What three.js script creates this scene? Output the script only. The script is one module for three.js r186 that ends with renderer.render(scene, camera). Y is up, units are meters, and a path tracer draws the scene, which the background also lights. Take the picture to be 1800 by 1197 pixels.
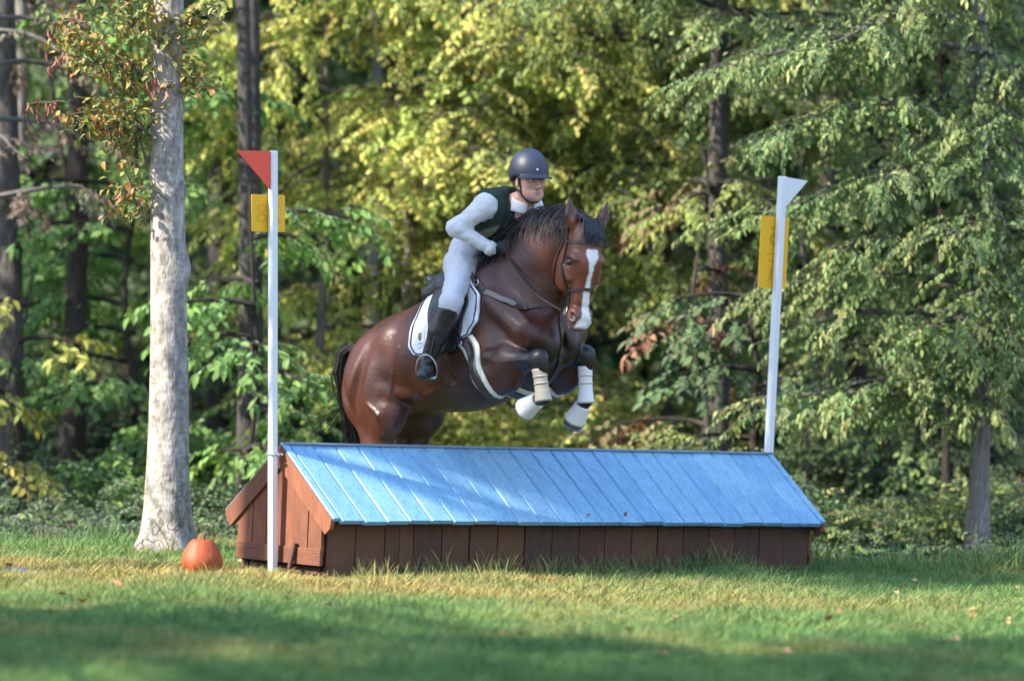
import * as THREE from 'three';
import { ImprovedNoise } from 'three/addons/math/ImprovedNoise.js';
import { mergeGeometries, mergeVertices } from 'three/addons/utils/BufferGeometryUtils.js';

// ---------------------------------------------------------------- camera, sky, sun, exposure
const scene = new THREE.Scene();
const camera = new THREE.PerspectiveCamera(8.776, 1800 / 1197, 0.5, 900);
camera.position.set(0, 1.5, 0);
camera.rotation.x = -Math.atan((598.5 - 540) / 7800);
camera.focus = 25.5;
camera.userData.fStop = 1.2;
scene.add(camera);
const renderer = new THREE.WebGLRenderer({ antialias: true });
renderer.setSize(1024, 680);
renderer.toneMapping = THREE.LinearToneMapping;
renderer.toneMappingExposure = 2.75;
renderer.shadowMap.enabled = true;
const EL = 39 * Math.PI / 180, AZ = 24 * Math.PI / 180;
const sunDir = new THREE.Vector3(-Math.cos(EL) * Math.cos(AZ), Math.sin(EL), Math.cos(EL) * Math.sin(AZ));
// clear autumn sky: deep blue overhead, paler towards the horizon, a soft glow round the sun
{
  const W = 512, H = 256, d = new Float32Array(W * H * 4), v = new THREE.Vector3();
  for (let j = 0; j < H; j++) for (let i = 0; i < W; i++) {
    const el = ((j + 0.5) / H - 0.5) * Math.PI, az = ((i + 0.5) / W - 0.5) * 2 * Math.PI; v.set(Math.cos(el) * Math.cos(az), Math.sin(el), Math.cos(el) * Math.sin(az));
    const t = Math.pow(1 - Math.max(0, v.y), 2.2), g = Math.exp((v.dot(sunDir) - 1) * 9), k = (j * W + i) * 4;
    d[k] = 0.25 + 0.34 * t + 0.5 * g; d[k + 1] = 0.41 + 0.26 * t + 0.47 * g; d[k + 2] = 0.73 + 0.1 * t + 0.39 * g; d[k + 3] = 1;
  }
  const t = new THREE.DataTexture(d, W, H, THREE.RGBAFormat, THREE.FloatType); t.mapping = THREE.EquirectangularReflectionMapping; t.magFilter = t.minFilter = THREE.LinearFilter; t.needsUpdate = true;
  scene.background = t; scene.environment = t;
}
const sun = new THREE.DirectionalLight(0xfff3e2, 5);
sun.position.copy(sunDir).multiplyScalar(60).add(new THREE.Vector3(0, 0, -26));
sun.target.position.set(0, 0, -26);
sun.castShadow = true; sun.shadow.mapSize.set(4096, 4096);
Object.assign(sun.shadow.camera, { left: -25, right: 25, top: 25, bottom: -25, near: 1, far: 150 });
scene.add(sun, sun.target);

// ---------------------------------------------------------------- helpers
const V = (x, y, z) => new THREE.Vector3(x, y, z);
let seed = 7;
const reseed = s => { seed = s >>> 0; };
function rnd() { seed = (seed + 0x6D2B79F5) >>> 0; let t = seed; t = Math.imul(t ^ (t >>> 15), t | 1); t ^= t + Math.imul(t ^ (t >>> 7), t | 61); return ((t ^ (t >>> 14)) >>> 0) / 4294967296; }
const rr = (a, b) => a + (b - a) * rnd();
const pick = a => a[Math.floor(rnd() * a.length)];
const clamp = (x, a, b) => Math.max(a, Math.min(b, x));
const smooth = (a, b, x) => { const t = clamp((x - a) / (b - a), 0, 1); return t * t * (3 - 2 * t); };
const lerp = (a, b, t) => a + (b - a) * t;
const IN = new ImprovedNoise();
const noise = (x, y, z = 0) => IN.noise(x + 100.3, y + 57.7, z + 31.1);
const fbm = (x, y, z = 0, o = 4) => { let s = 0, a = 0.5; for (let i = 0; i < o; i++) { s += a * noise(x, y, z); x *= 2.03; y *= 2.03; z *= 2.03; a *= 0.5; } return s; };
const taken = {};
const numbered = n => { const k = taken[n] = (taken[n] ?? -1) + 1; return k ? n + '_' + String(k).padStart(3, '0') : n; };
function tag(o, label, category, group, kind) { Object.assign(o.userData, { label, category }); if (group) o.userData.group = group; if (kind) o.userData.kind = kind; return o; }
function mesh(name, geo, mat, parent) { const m = new THREE.Mesh(geo, mat); m.name = parent ? name : numbered(name); m.castShadow = m.receiveShadow = true; (parent || scene).add(m); return m; }
function group(name) { const g = new THREE.Group(); g.name = numbered(name); scene.add(g); return g; }
const std = (o) => new THREE.MeshStandardMaterial(o);
const phy = (o) => new THREE.MeshPhysicalMaterial(o);
const lin = (r, g, b) => new THREE.Color().setRGB(r, g, b);
function tex(w, h, fn, srgb) {           // fn(u, v) -> [r, g, b] 0..1, in linear light for data, sRGB for colours
  const d = new Uint8Array(w * h * 4);
  for (let j = 0; j < h; j++) for (let i = 0; i < w; i++) { const c = fn(i / w, j / h), k = (j * w + i) * 4; for (let q = 0; q < 3; q++) d[k + q] = clamp(c[q] * 255, 0, 255); d[k + 3] = 255; }
  const t = new THREE.DataTexture(d, w, h); t.magFilter = THREE.LinearFilter; t.minFilter = THREE.LinearMipmapLinearFilter; t.generateMipmaps = true;
  t.wrapS = t.wrapT = THREE.RepeatWrapping; if (srgb) t.colorSpace = THREE.SRGBColorSpace; t.needsUpdate = true; return t;
}
const rep = (t, x, y) => { const c = t.clone(); c.repeat.set(x, y); c.needsUpdate = true; return c; };
// periodic noise: wraps at 1
const pn = (u, v, f, z = 0) => { const a = u * 2 * Math.PI, b = v * 2 * Math.PI, r = f / 6.283; return noise(Math.cos(a) * r + z * 3.1, Math.sin(a) * r + Math.cos(b) * r * 1.3, Math.sin(b) * r + z); };
// geometry from arrays
function geom(pos, idx, col, uv) {
  const g = new THREE.BufferGeometry(); g.setAttribute('position', new THREE.Float32BufferAttribute(pos, 3));
  if (col) g.setAttribute('color', new THREE.Float32BufferAttribute(col, 3));
  if (uv) g.setAttribute('uv', new THREE.Float32BufferAttribute(uv, 2));
  g.setIndex(idx); g.computeVertexNormals(); return g;
}
// tapered tube through points: pts [Vector3], radius(t)
function tube(pts, rad, sides = 8, uvScale = 1, bumpy) {
  const pos = [], idx = [], uv = [], n = pts.length; let N = V(0, 0, 1), len = 0; const T = V(), B = V(), q = V();
  for (let i = 0; i < n; i++) {
    T.subVectors(pts[Math.min(i + 1, n - 1)], pts[Math.max(i - 1, 0)]).normalize();
    if (i === 0) N = Math.abs(T.z) < 0.9 ? V(0, 0, 1) : V(1, 0, 0);
    N.addScaledVector(T, -N.dot(T)).normalize(); B.crossVectors(T, N);
    if (i) len += pts[i].distanceTo(pts[i - 1]);
    const r0 = rad(i / (n - 1));
    for (let j = 0; j <= sides; j++) { const a = j / sides * Math.PI * 2, r = bumpy ? r0 * bumpy(a, i / (n - 1)) : r0; q.copy(pts[i]).addScaledVector(N, Math.cos(a) * r).addScaledVector(B, Math.sin(a) * r); pos.push(q.x, q.y, q.z); uv.push(j / sides * uvScale, len); }
  }
  const w = sides + 1;
  for (let i = 0; i < n - 1; i++) for (let j = 0; j < sides; j++) { const a = i * w + j; idx.push(a, a + 1, a + w, a + 1, a + w + 1, a + w); }
  for (const [e, s] of [[0, 1], [n - 1, -1]]) { const c = pos.length / 3; pos.push(pts[e].x, pts[e].y, pts[e].z); uv.push(0, 0); for (let j = 0; j < sides; j++) { const a = e * w + j; s > 0 ? idx.push(c, a + 1, a) : idx.push(c, a, a + 1); } }
  return geom(pos, idx, null, uv);
}
const curve = (pts, n) => new THREE.CatmullRomCurve3(pts, false, 'centripetal').getPoints(n);
// a box with bevelled edges: 44 triangles, uv in metres along its longest side
const boxCache = {};
function bbox(w, h, d, b = 0.004) {
  const key = [w, h, d, b].map(x => x.toFixed(4)).join();
  if (boxCache[key]) return boxCache[key];
  const P = [], I = [], X = w / 2, Y = h / 2, Z = d / 2; const id = {};
  const vid = (sx, sy, sz, ax) => { const k = sx + ',' + sy + ',' + sz + ',' + ax; if (!(k in id)) { id[k] = P.length / 3; P.push(sx * (X - (ax === 0 ? 0 : b)), sy * (Y - (ax === 1 ? 0 : b)), sz * (Z - (ax === 2 ? 0 : b))); } return id[k]; };
  const S = [-1, 1];
  const quad = (a, b2, c, e, n) => { const A = V(...P.slice(a * 3, a * 3 + 3)), Bv = V(...P.slice(b2 * 3, b2 * 3 + 3)), C = V(...P.slice(c * 3, c * 3 + 3)); const m = V().crossVectors(Bv.clone().sub(A), C.clone().sub(A)); m.dot(n) > 0 ? I.push(a, b2, c, a, c, e) : I.push(a, c, b2, a, e, c); };
  for (const s of S) { quad(vid(s, -1, -1, 0), vid(s, 1, -1, 0), vid(s, 1, 1, 0), vid(s, -1, 1, 0), V(s, 0, 0)); quad(vid(-1, s, -1, 1), vid(1, s, -1, 1), vid(1, s, 1, 1), vid(-1, s, 1, 1), V(0, s, 0)); quad(vid(-1, -1, s, 2), vid(1, -1, s, 2), vid(1, 1, s, 2), vid(-1, 1, s, 2), V(0, 0, s)); }
  for (const s of S) for (const t of S) { quad(vid(s, t, -1, 0), vid(s, t, 1, 0), vid(s, t, 1, 1), vid(s, t, -1, 1), V(s, t, 0)); quad(vid(s, -1, t, 0), vid(s, 1, t, 0), vid(s, 1, t, 2), vid(s, -1, t, 2), V(s, 0, t)); quad(vid(-1, s, t, 1), vid(1, s, t, 1), vid(1, s, t, 2), vid(-1, s, t, 2), V(0, s, t)); }
  for (const a of S) for (const c of S) for (const e of S) { const t = [vid(a, c, e, 0), vid(a, c, e, 1), vid(a, c, e, 2)]; a * c * e > 0 ? I.push(t[0], t[1], t[2]) : I.push(t[0], t[2], t[1]); }
  let g = new THREE.BufferGeometry(); g.setAttribute('position', new THREE.Float32BufferAttribute(P, 3)); g.setIndex(I); g = g.toNonIndexed(); g.computeVertexNormals();
  const p = g.attributes.position, nn = g.attributes.normal, uv = [];
  for (let i = 0; i < p.count; i++) { const ax = Math.abs(nn.getX(i)), ay = Math.abs(nn.getY(i)), az = Math.abs(nn.getZ(i)); const c = [p.getX(i), p.getY(i), p.getZ(i)]; const keep = [0, 1, 2].filter(k => k !== (ax > ay && ax > az ? 0 : ay > az ? 1 : 2)); const L = [w, h, d]; if (L[keep[0]] > L[keep[1]]) keep.reverse(); uv.push(c[keep[0]], c[keep[1]]); }   // v runs along the longer side
  g.setAttribute('uv', new THREE.Float32BufferAttribute(uv, 2));
  return boxCache[key] = g;
}
// ground level of the meadow: falls a little to the right, small unevenness
const ground = (x, z) => -0.055 - 0.1 * Math.tanh(0.4 * (x - 0.13)) + 0.012 * noise(x * 0.8, z * 0.8) + 0.02 * noise(x * 0.25, z * 0.25) + (z < -29 ? 0.02 * (-29 - z) : 0) + (z < -47 ? 0.5 * (-47 - z) : 0);
const wx = (px, d) => (px - 900) / 7800 * d;      // metres to the side of the lens axis, for a bearing read off the photograph

// ---------------------------------------------------------------- ground
{
  const xs = [], zs = [];
  for (const e of [-400, -150, -60, -30, -20, -14]) xs.push(e);
  for (let x = -10; x <= 10.01; x += 0.5) xs.push(x);
  for (const e of [14, 20, 30, 60, 150, 400]) xs.push(e);
  for (const e of [60, 20, 5, 0, -5, -10]) zs.push(e);
  for (let z = -13; z >= -48.01; z -= 0.5) zs.push(z);
  for (const e of [-52, -57, -62, -68, -80, -120, -200, -500]) zs.push(e);
  const pos = [], idx = [], col = [], uv = [];
  for (const z of zs) for (const x of xs) {
    pos.push(x, ground(clamp(x, -60, 60), Math.max(z, -68)), z); uv.push(x, z);
    const wood = smooth(-27.8, -29.5, z + 0.6 * noise(x * 0.6, z * 0.6)), dry = smooth(-0.1, 0.35, fbm(x * 0.5, z * 0.5, 3));
    const a = lin(lerp(0.035, 0.11, dry), lerp(0.06, 0.095, dry), lerp(0.014, 0.03, dry)), b = lin(0.06, 0.042, 0.024); a.lerp(b, wood); col.push(a.r, a.g, a.b);
  }
  const w = xs.length;
  for (let j = 0; j < zs.length - 1; j++) for (let i = 0; i < w - 1; i++) { const a = j * w + i; idx.push(a, a + 1, a + w, a + 1, a + w + 1, a + w); }
  const soil = tex(256, 256, (u, v) => { const n = 0.8 + 0.5 * pn(u, v, 30) + 0.35 * pn(u, v, 90, 2); return [n, n, n]; });
  soil.repeat.set(0.7, 0.7);
  const g = mesh('ground', geom(pos, idx, col, uv), std({ vertexColors: true, map: soil, roughness: 1, bumpMap: soil, bumpScale: 0.02 }));
  tag(g, 'level meadow ground running back into the wood', 'ground', null, 'structure');
}

// ---------------------------------------------------------------- the jump: a low house with a blue board roof
const grainTex = tex(256, 1024, (u, v) => { const s = pn(u, v * 0.15, 60) * 0.5 + pn(u, v * 0.4, 140, 4) * 0.35 + pn(u, v, 8, 7) * 0.5; const n = 0.82 + 0.38 * s; return [n, n * 0.99, n * 0.97]; });
const grainBump = tex(256, 512, (u, v) => { const s = 0.5 + pn(u, v * 0.2, 70) * 0.4 + pn(u, v * 0.5, 150, 4) * 0.3; return [s, s, s]; });
const paintTex = tex(512, 1024, (u, v) => {       // painted boards: faint grain, scuffs and specks of dirt
  const s = pn(u, v * 0.2, 60) * 0.07 + pn(u, v, 10, 3) * 0.12 + pn(u, v * 0.6, 26, 12) * 0.06; let n = 0.92 + s;
  const speck = pn(u, v, 110, 5) > 0.43 ? 0.5 : 1, scuff = pn(u, v * 0.4, 60, 9) > 0.43 ? 0.7 : 1; n *= speck * scuff; return [n, n, n];
});
for (const t of [grainTex, grainBump, paintTex]) t.repeat.set(2.2, 0.9);
const offs = (t, x, y) => { const c = t.clone(); c.offset.set(x, y); c.needsUpdate = true; return c; };
const blues = [[0.2, 0.41, 0.61], [0.215, 0.425, 0.62], [0.185, 0.39, 0.59], [0.225, 0.43, 0.61]].map((c, i) => std({ color: lin(...c), map: offs(paintTex, i * 0.23, i * 0.31), roughness: 0.52, bumpMap: grainBump, bumpScale: 0.0012 }));
const browns = [[0.105, 0.045, 0.02], [0.088, 0.039, 0.019], [0.125, 0.054, 0.022], [0.076, 0.036, 0.02]].map((c, i) => std({ color: lin(...c), map: offs(grainTex, i * 0.27, i * 0.37), roughness: 0.75, bumpMap: grainBump, bumpScale: 0.002 }));
const reds = [[0.22, 0.075, 0.034], [0.18, 0.064, 0.031], [0.24, 0.085, 0.04]].map((c, i) => std({ color: lin(...c), map: offs(grainTex, i * 0.31, i * 0.17), roughness: 0.72, bumpMap: grainBump, bumpScale: 0.002 }));
const darkIn = std({ color: lin(0.1, 0.04, 0.022), map: grainTex, roughness: 0.9 });
const TH = 0.704, LR = 3.79, LW = 3.71, WR = 0.967, WW = 0.765, RH = 0.668, EH = 0.288;
const jump = group('jump_house');
tag(jump, 'low wooden house-shaped jump with blue board roof and brown walls', 'jump');
jump.position.set(0.128, 0, -26); jump.rotation.order = 'YXZ'; jump.rotation.set(0.019, TH, -0.036);
reseed(11);
{
  const slope = Math.atan2(RH - EH, WR / 2), runL = Math.hypot(RH - EH, WR / 2) + 0.012, T = 0.026;
  const put = (name, geo, mat, p, r) => { const m = mesh(name, geo, mat, jump); m.position.set(...p); if (r) m.rotation.set(...r); return m; };
  // roof boards: each with a deep chamfer along its left edge
  const nb = 23, bw = (LR - 0.09) / nb;
  const boardGeo = (w, l) => {
    const sh = new THREE.Shape(); const c = 0.015; sh.moveTo(-w / 2 + 0.002, -T); sh.lineTo(w / 2 - 0.0015, -T); sh.lineTo(w / 2 - 0.0015, -0.004); sh.lineTo(w / 2 - 0.006, 0); sh.lineTo(-w / 2 + c, 0); sh.lineTo(-w / 2 + 0.002, -c);
    const g = new THREE.ExtrudeGeometry(sh, { depth: l, bevelEnabled: false, steps: 1 });
    const p = g.attributes.position, uv = []; for (let i = 0; i < p.count; i++) uv.push(p.getX(i) + p.getY(i), p.getZ(i)); g.setAttribute('uv', new THREE.Float32BufferAttribute(uv, 2)); return g;
  };
  const lens = [0, 1, 2, 3].map(i => boardGeo(bw, runL + 0.012 + i * 0.004));
  for (const side of [1, -1]) for (let i = 0; i < nb; i++) {
    const x = -LR / 2 + 0.045 + bw * (i + 0.5), g = pick(lens);
    const b = put('roof_board', g, pick(blues), [x, RH + rr(-0.0025, 0.0025), 0]);
    if (side > 0) b.rotation.set(slope, 0, rr(-0.012, 0.012)); else { b.rotation.order = 'YXZ'; b.rotation.set(slope, Math.PI, rr(-0.012, 0.012)); }
    if (side > 0) b.position.z = 0.002; else b.position.z = -0.002;
  }
  // narrow edge strips that close the roof over the barge boards
  for (const e of [-1, 1]) for (const s of [1, -1]) { const g = bbox(0.043, T, runL + 0.014); const m = put('edge_strip', g, blues[1], [e * (LR / 2 - 0.0205), (RH + EH) / 2 - T * 0.42, s * WR / 4]); m.rotation.x = s * slope; m.position.y += 0.001; }
  // ridge cap: narrow weathered strip
  put('ridge_cap', bbox(LR - 0.004, 0.014, 0.035, 0.003), std({ color: lin(0.2, 0.26, 0.34), map: paintTex, roughness: 0.7 }), [0, RH + 0.0035, 0]);
  // front and back walls
  const fw = 18, w = LW / fw;
  for (const s of [1, -1]) for (let i = 0; i < fw; i++) {
    const narrow = i === 2 ? 0.5 : 1, gap = pick([0.003, 0.006, 0.011]);
    if (narrow < 1) for (const k of [-1, 1]) put('wall_board', bbox(w / 2 - 0.004, 0.29, 0.02, 0.002), pick(browns), [-LW / 2 + w * (i + 0.5 + k * 0.25), 0.145, s * (WW / 2 + rr(-0.002, 0.002))]);
    else put('wall_board', bbox(w - gap, 0.29, 0.02, 0.002), pick(browns), [-LW / 2 + w * (i + 0.5) + rr(-0.001, 0.001), 0.145, s * (WW / 2 + rr(-0.002, 0.002))]);
  }
  for (const s of [1, -1]) { put('top_rail', bbox(LW + 0.03, 0.05, 0.03, 0.003), browns[1], [0, 0.262, s * (WW / 2 + 0.03)]); put('skid', bbox(LW - 0.02, 0.06, 0.05, 0.006), browns[0], [0, -0.022, s * (WW / 2 - 0.005)]); put('soffit', bbox(LW, 0.012, 0.1, 0.002), browns[3], [0, 0.296, s * (WW / 2 + 0.02)]); }
  // dark lining behind the gaps
  put('lining', bbox(LW - 0.05, 0.27, WW - 0.05, 0.002), darkIn, [0, 0.15, 0]);
  // gable ends
  const gy = z => EH - 0.02 + (RH - EH) * (1 - Math.abs(z) / (WR / 2));
  for (const e of [-1, 1]) {
    const n = 6, gw = WW / n;
    for (let i = 0; i < n; i++) {
      const z0 = -WW / 2 + gw * i + (i === 0 ? 0 : pick([0.003, 0.011, 0.012])), z1 = -WW / 2 + gw * (i + 1), sh = new THREE.Shape();
      sh.moveTo(z0, 0.07); sh.lineTo(z1, 0.07); sh.lineTo(z1, gy(z1) - 0.03); sh.lineTo(z0, gy(z0) - 0.03);
      const g = new THREE.ExtrudeGeometry(sh, { depth: 0.02, bevelEnabled: true, bevelSize: 0.0015, bevelThickness: 0.0015, bevelSegments: 1 });
      const m = put('gable_board', g, pick(reds), [e * (LW / 2 + 0.012), 0, 0]); m.rotation.y = e > 0 ? Math.PI / 2 : -Math.PI / 2; if (e > 0) m.scale.x = 1;
    }
    const sill = put('sill_board', bbox(0.024, 0.095, WW + 0.012, 0.003), reds[1], [e * (LW / 2 + 0.03), 0.056, 0]);
    put('end_beam', bbox(0.05, 0.05, WW - 0.12, 0.01), browns[3], [e * (LW / 2 - 0.03), -0.025, 0]);
    const back = new THREE.Shape(); back.moveTo(-WW / 2 + 0.03, 0.06); back.lineTo(WW / 2 - 0.03, 0.06); back.lineTo(WW / 2 - 0.03, gy(WW / 2 - 0.03) - 0.04); back.lineTo(0, gy(0) - 0.06); back.lineTo(-WW / 2 + 0.03, gy(WW / 2 - 0.03) - 0.04);
    const bm = put('gable_backing', new THREE.ExtrudeGeometry(back, { depth: 0.01, bevelEnabled: false }), darkIn, [e * (LW / 2 - 0.02), 0, 0]); bm.rotation.y = e > 0 ? Math.PI / 2 : -Math.PI / 2;
    for (const s of [1, -1]) {     // barge boards, cut plumb at the ridge and square at the eave
      const sh = new THREE.Shape(); const zE = WR / 2 + 0.004, dw = 0.098 / Math.cos(slope); const top = z => EH + (RH - EH) * (1 - z / (WR / 2)) - 0.009;
      sh.moveTo(s * 0.002, top(0)); sh.lineTo(s * zE, top(zE)); sh.lineTo(s * (zE - 0.012), top(zE) - 0.055); sh.lineTo(s * (zE - 0.052), top(zE) - dw + 0.038); sh.lineTo(s * 0.002, top(0) - dw);
      const g = new THREE.ExtrudeGeometry(sh, { depth: 0.024, bevelEnabled: true, bevelSize: 0.002, bevelThickness: 0.002, bevelSegments: 1 });
      const m = put('barge_board', g, s > 0 ? reds[2] : reds[1], [e * (LW / 2 + 0.046), 0, 0]);
      m.rotation.y = -Math.PI / 2; if (e > 0) m.position.x -= 0; else m.position.x += 0.022;
    }
  }
}
// stake leaning against the gable, as the ground anchor of the jump
const L2W = (x, y, z) => V(x, y, z).applyMatrix4((jump.updateMatrixWorld(true), jump.matrixWorld));
{
  const a = L2W(-LW / 2 - 0.09, 0, 0.15), b = L2W(-LW / 2 - 0.05, 0.125, 0.17); a.y = ground(a.x, a.z) - 0.03;
  const s = mesh('anchor_stake', tube([a, a.clone().lerp(b, 0.35), a.clone().lerp(b, 0.7), b], t => 0.011 + 0.006 * t, 8, 1), std({ color: lin(0.1, 0.05, 0.032), roughness: 0.85, map: grainTex }));
  tag(s, 'short dark stake leaning on the gable end of the jump', 'stake');
}
// ---------------------------------------------------------------- flag poles
const white = std({ color: lin(0.72, 0.72, 0.72), roughness: 0.42, bumpMap: grainBump, bumpScale: 0.0006 });
const canvasTex = (w, h, draw) => { const c = document.createElement('canvas'); c.width = w; c.height = h; draw(c.getContext('2d'), w, h); const t = new THREE.CanvasTexture(c); t.colorSpace = THREE.SRGBColorSpace; return t; };
const plate1 = canvasTex(256, 256, (x, w, h) => { x.fillStyle = '#e8ae00'; x.fillRect(0, 0, w, h); x.fillStyle = '#d69f00'; x.font = 'bold 190px sans-serif'; x.textAlign = 'center'; x.textBaseline = 'middle'; x.save(); x.translate(w, 0); x.scale(-1, 1); x.fillText('28', w / 2, h / 2 + 4); x.restore(); });
const plate2 = canvasTex(256, 512, (x, w, h) => { x.fillStyle = '#eab000'; x.fillRect(0, 0, w, h); x.fillStyle = '#cf9a00'; x.textAlign = 'center'; x.textBaseline = 'middle'; x.save(); x.translate(w, 0); x.scale(-1, 1); x.font = 'bold 190px sans-serif'; x.fillText('6', w / 2, 140); x.fillRect(60, 262, 136, 12); x.fillRect(60, 310, 110, 10); x.font = 'bold 150px sans-serif'; x.fillText('A', w / 2, 415); x.restore(); });
function slab(sh, d, b = 0.001) { return new THREE.ExtrudeGeometry(sh, { depth: d, bevelEnabled: true, bevelSize: b, bevelThickness: b, bevelSegments: 1 }); }
function flagPole(label, base, top, w, flag, flagMat, plate, plateTex, plateLabel) {
  const g = group('flag_pole'); tag(g, label, 'flag pole', 'flag poles at the ends of the jump'); g.position.copy(base);
  const dir = top.clone().sub(base), L = dir.length(); dir.normalize();
  g.quaternion.setFromUnitVectors(V(0, 1, 0), dir); g.quaternion.multiply(new THREE.Quaternion().setFromAxisAngle(V(0, 1, 0), TH));
  const p = mesh('post', bbox(w, L + 0.08, w * 0.86, 0.006), white, g); p.position.y = (L - 0.08) / 2;
  const f = new THREE.Shape(); f.moveTo(0, 0); f.lineTo(flag[0], flag[2] || 0); f.lineTo(0, -flag[1]);
  const fm = mesh('flag', slab(f, 0.004), flagMat, g); fm.position.set(Math.sign(flag[0]) * (w / 2 - 0.001), L - 0.004, w * 0.05);
  const s = new THREE.Shape(), X = plate[0] / 2, Y = plate[1] / 2, r = 0.01; s.moveTo(-X + r, -Y); s.lineTo(X - r, -Y); s.quadraticCurveTo(X, -Y, X, -Y + r); s.lineTo(X, Y - r); s.quadraticCurveTo(X, Y, X - r, Y); s.lineTo(-X + r, Y); s.quadraticCurveTo(-X, Y, -X, Y - r); s.lineTo(-X, -Y + r); s.quadraticCurveTo(-X, -Y, -X + r, -Y);
  const pg = slab(s, 0.004), pp = pg.attributes.position, uv = []; for (let i = 0; i < pp.count; i++) uv.push(pp.getX(i) / plate[0] + 0.5, pp.getY(i) / plate[1] + 0.5); pg.setAttribute('uv', new THREE.Float32BufferAttribute(uv, 2));
  const pm = mesh('number_plate', pg, std({ map: plateTex, roughness: 0.5 }), g); pm.position.set(plate[3] || 0, L - plate[2] - Y, -w / 2 - 0.008); pm.userData.label = plateLabel;
  return g;
}
{
  const a = L2W(-LW / 2 - 0.112, 0, 0.0); a.x = wx(478.5, -a.z); a.y = 0.0;
  const t = a.clone(); t.x = wx(479.5, -a.z); t.y = 1.5 + (540 - 265) / 7800 * -a.z;
  const g = flagPole('upright white pole with red flag at left gable of jump', a, t, 0.046, [-0.235, 0.215], std({ color: lin(0.8, 0.085, 0.04), roughness: 0.6 }), [0.232, 0.205, 0.245, -0.012], plate1, 'small yellow square number plate');
  // pipe clamp and bolts that hold the pole to the ridge
  const steel = std({ color: lin(0.55, 0.56, 0.58), metalness: 0.9, roughness: 0.35 });
  const c = mesh('clamp', bbox(0.058, 0.014, 0.052, 0.003), steel, g); c.position.y = 0.68;
  for (const x of [-0.018, 0.012, 0.036]) { const b = mesh('bolt', new THREE.CylinderGeometry(0.0075, 0.0075, 0.02, 8), steel, g); b.rotation.x = Math.PI / 2; b.position.set(x, 0.68, 0.03); }
}
{
  const m = L2W(LR / 2 + 0.045, RH, -0.02), d = -m.z;
  const top = V(wx(1376.5, d), 1.5 + (540 - 310) / 7800 * d, m.z), mid = V(wx(1352, d), 1.5 - (797 - 540) / 7800 * d, m.z);
  const dir = top.clone().sub(mid).normalize(), base = mid.clone().addScaledVector(dir, -(mid.y + 0.19) / dir.y);
  flagPole('leaning white pole with white flag at right end of jump', base, top, 0.05, [0.185, 0.19, -0.012], white, [0.236, 0.44, 0.25, -0.016], plate2, 'tall yellow number plate');
}
// ---------------------------------------------------------------- pumpkin
{
  const d = 24.5, P = group('pumpkin'); tag(P, 'orange tall pumpkin sitting on the grass beside the jump', 'pumpkin');
  const x = wx(354.5, d); P.position.set(x, ground(x, -d) - 0.012, -d); P.rotation.set(0.05, 0.6, 0.02);
  const pos = [], idx = [], col = [], R = 0.115, H = 0.228, nu = 110, nv = 40;
  for (let j = 0; j <= nv; j++) for (let i = 0; i <= nu; i++) {
    const a = i / nu * Math.PI * 2, t = j / nv, ph = t * Math.PI, lob = Math.abs(Math.sin(a * 5.5 + 0.3));
    let r = R * Math.pow(Math.sin(ph), 0.62) * (1.03 - 0.26 * smooth(0.35, 1.0, 1 - (Math.cos(ph) + 1) / 2)) * (0.988 + 0.012 * Math.pow(lob, 0.8)) * (1 + 0.02 * noise(Math.cos(a) * 2, t * 4, Math.sin(a) * 2));
    const y = H * (1 - Math.cos(ph)) / 2 * (1 - 0.006 * (1 - lob)) - 0.012 * smooth(0.88, 1, t);
    pos.push(Math.cos(a) * r, y, Math.sin(a) * r);
    const k = 0.85 + 0.3 * fbm(Math.cos(a) * 6, t * 3, Math.sin(a) * 6) - 0.08 * Math.pow(1 - lob, 4), br = smooth(0.05, 0.3, fbm(Math.cos(a) * 3 + 9, t * 4, Math.sin(a) * 3)); col.push(lerp(0.36, 0.2, br) * k, lerp(0.068, 0.045, br) * k, lerp(0.01, 0.014, br) * k);
  }
  for (let j = 0; j < nv; j++) for (let i = 0; i < nu; i++) { const a = j * (nu + 1) + i; idx.push(a, a + nu + 1, a + 1, a + 1, a + nu + 1, a + nu + 2); }
  mesh('rind', geom(pos, idx, col), phy({ vertexColors: true, roughness: 0.6, clearcoat: 0.0, clearcoatRoughness: 0.4 }), P);
  mesh('stem', tube(curve([V(0, H - 0.02, 0), V(0.003, H + 0.006, 0), V(0.01, H + 0.018, 0.002), V(0.024, H + 0.022, 0.004)], 10), t => 0.016 - 0.006 * t + 0.006 * (1 - t) ** 4, 10, 1, a => 1 + 0.22 * Math.cos(a * 5)), std({ color: lin(0.14, 0.09, 0.045), roughness: 0.9 }), P);
}
// pale stones lying in the grass
function stone(name, label, px, d, sx, sy, sz, c, cat) {
  const g = mergeVertices(new THREE.IcosahedronGeometry(1, 5).deleteAttribute('normal').deleteAttribute('uv')), p = g.attributes.position;
  for (let i = 0; i < p.count; i++) { const x = p.getX(i), y = p.getY(i), z = p.getZ(i), k = 1 + 0.35 * fbm(x * 1.6 + px, y * 1.6, z * 1.6); p.setXYZ(i, x * k * sx, Math.max(y, -0.4) * k * sy, z * k * sz); }
  g.computeVertexNormals(); const m = mesh(name, g, std({ color: lin(...c), roughness: 0.9 })); const X = wx(px, d); m.position.set(X, ground(X, -d), -d); return tag(m, label, cat || 'stone');
}
stone('field_stone', 'flat pale grey stone low in grass at left edge', 28, 24.3, 0.13, 0.045, 0.1, [0.28, 0.26, 0.27]);
stone('field_stone', 'small pale stone between pumpkin and jump', 408, 24.6, 0.045, 0.022, 0.04, [0.3, 0.31, 0.3]);

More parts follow.
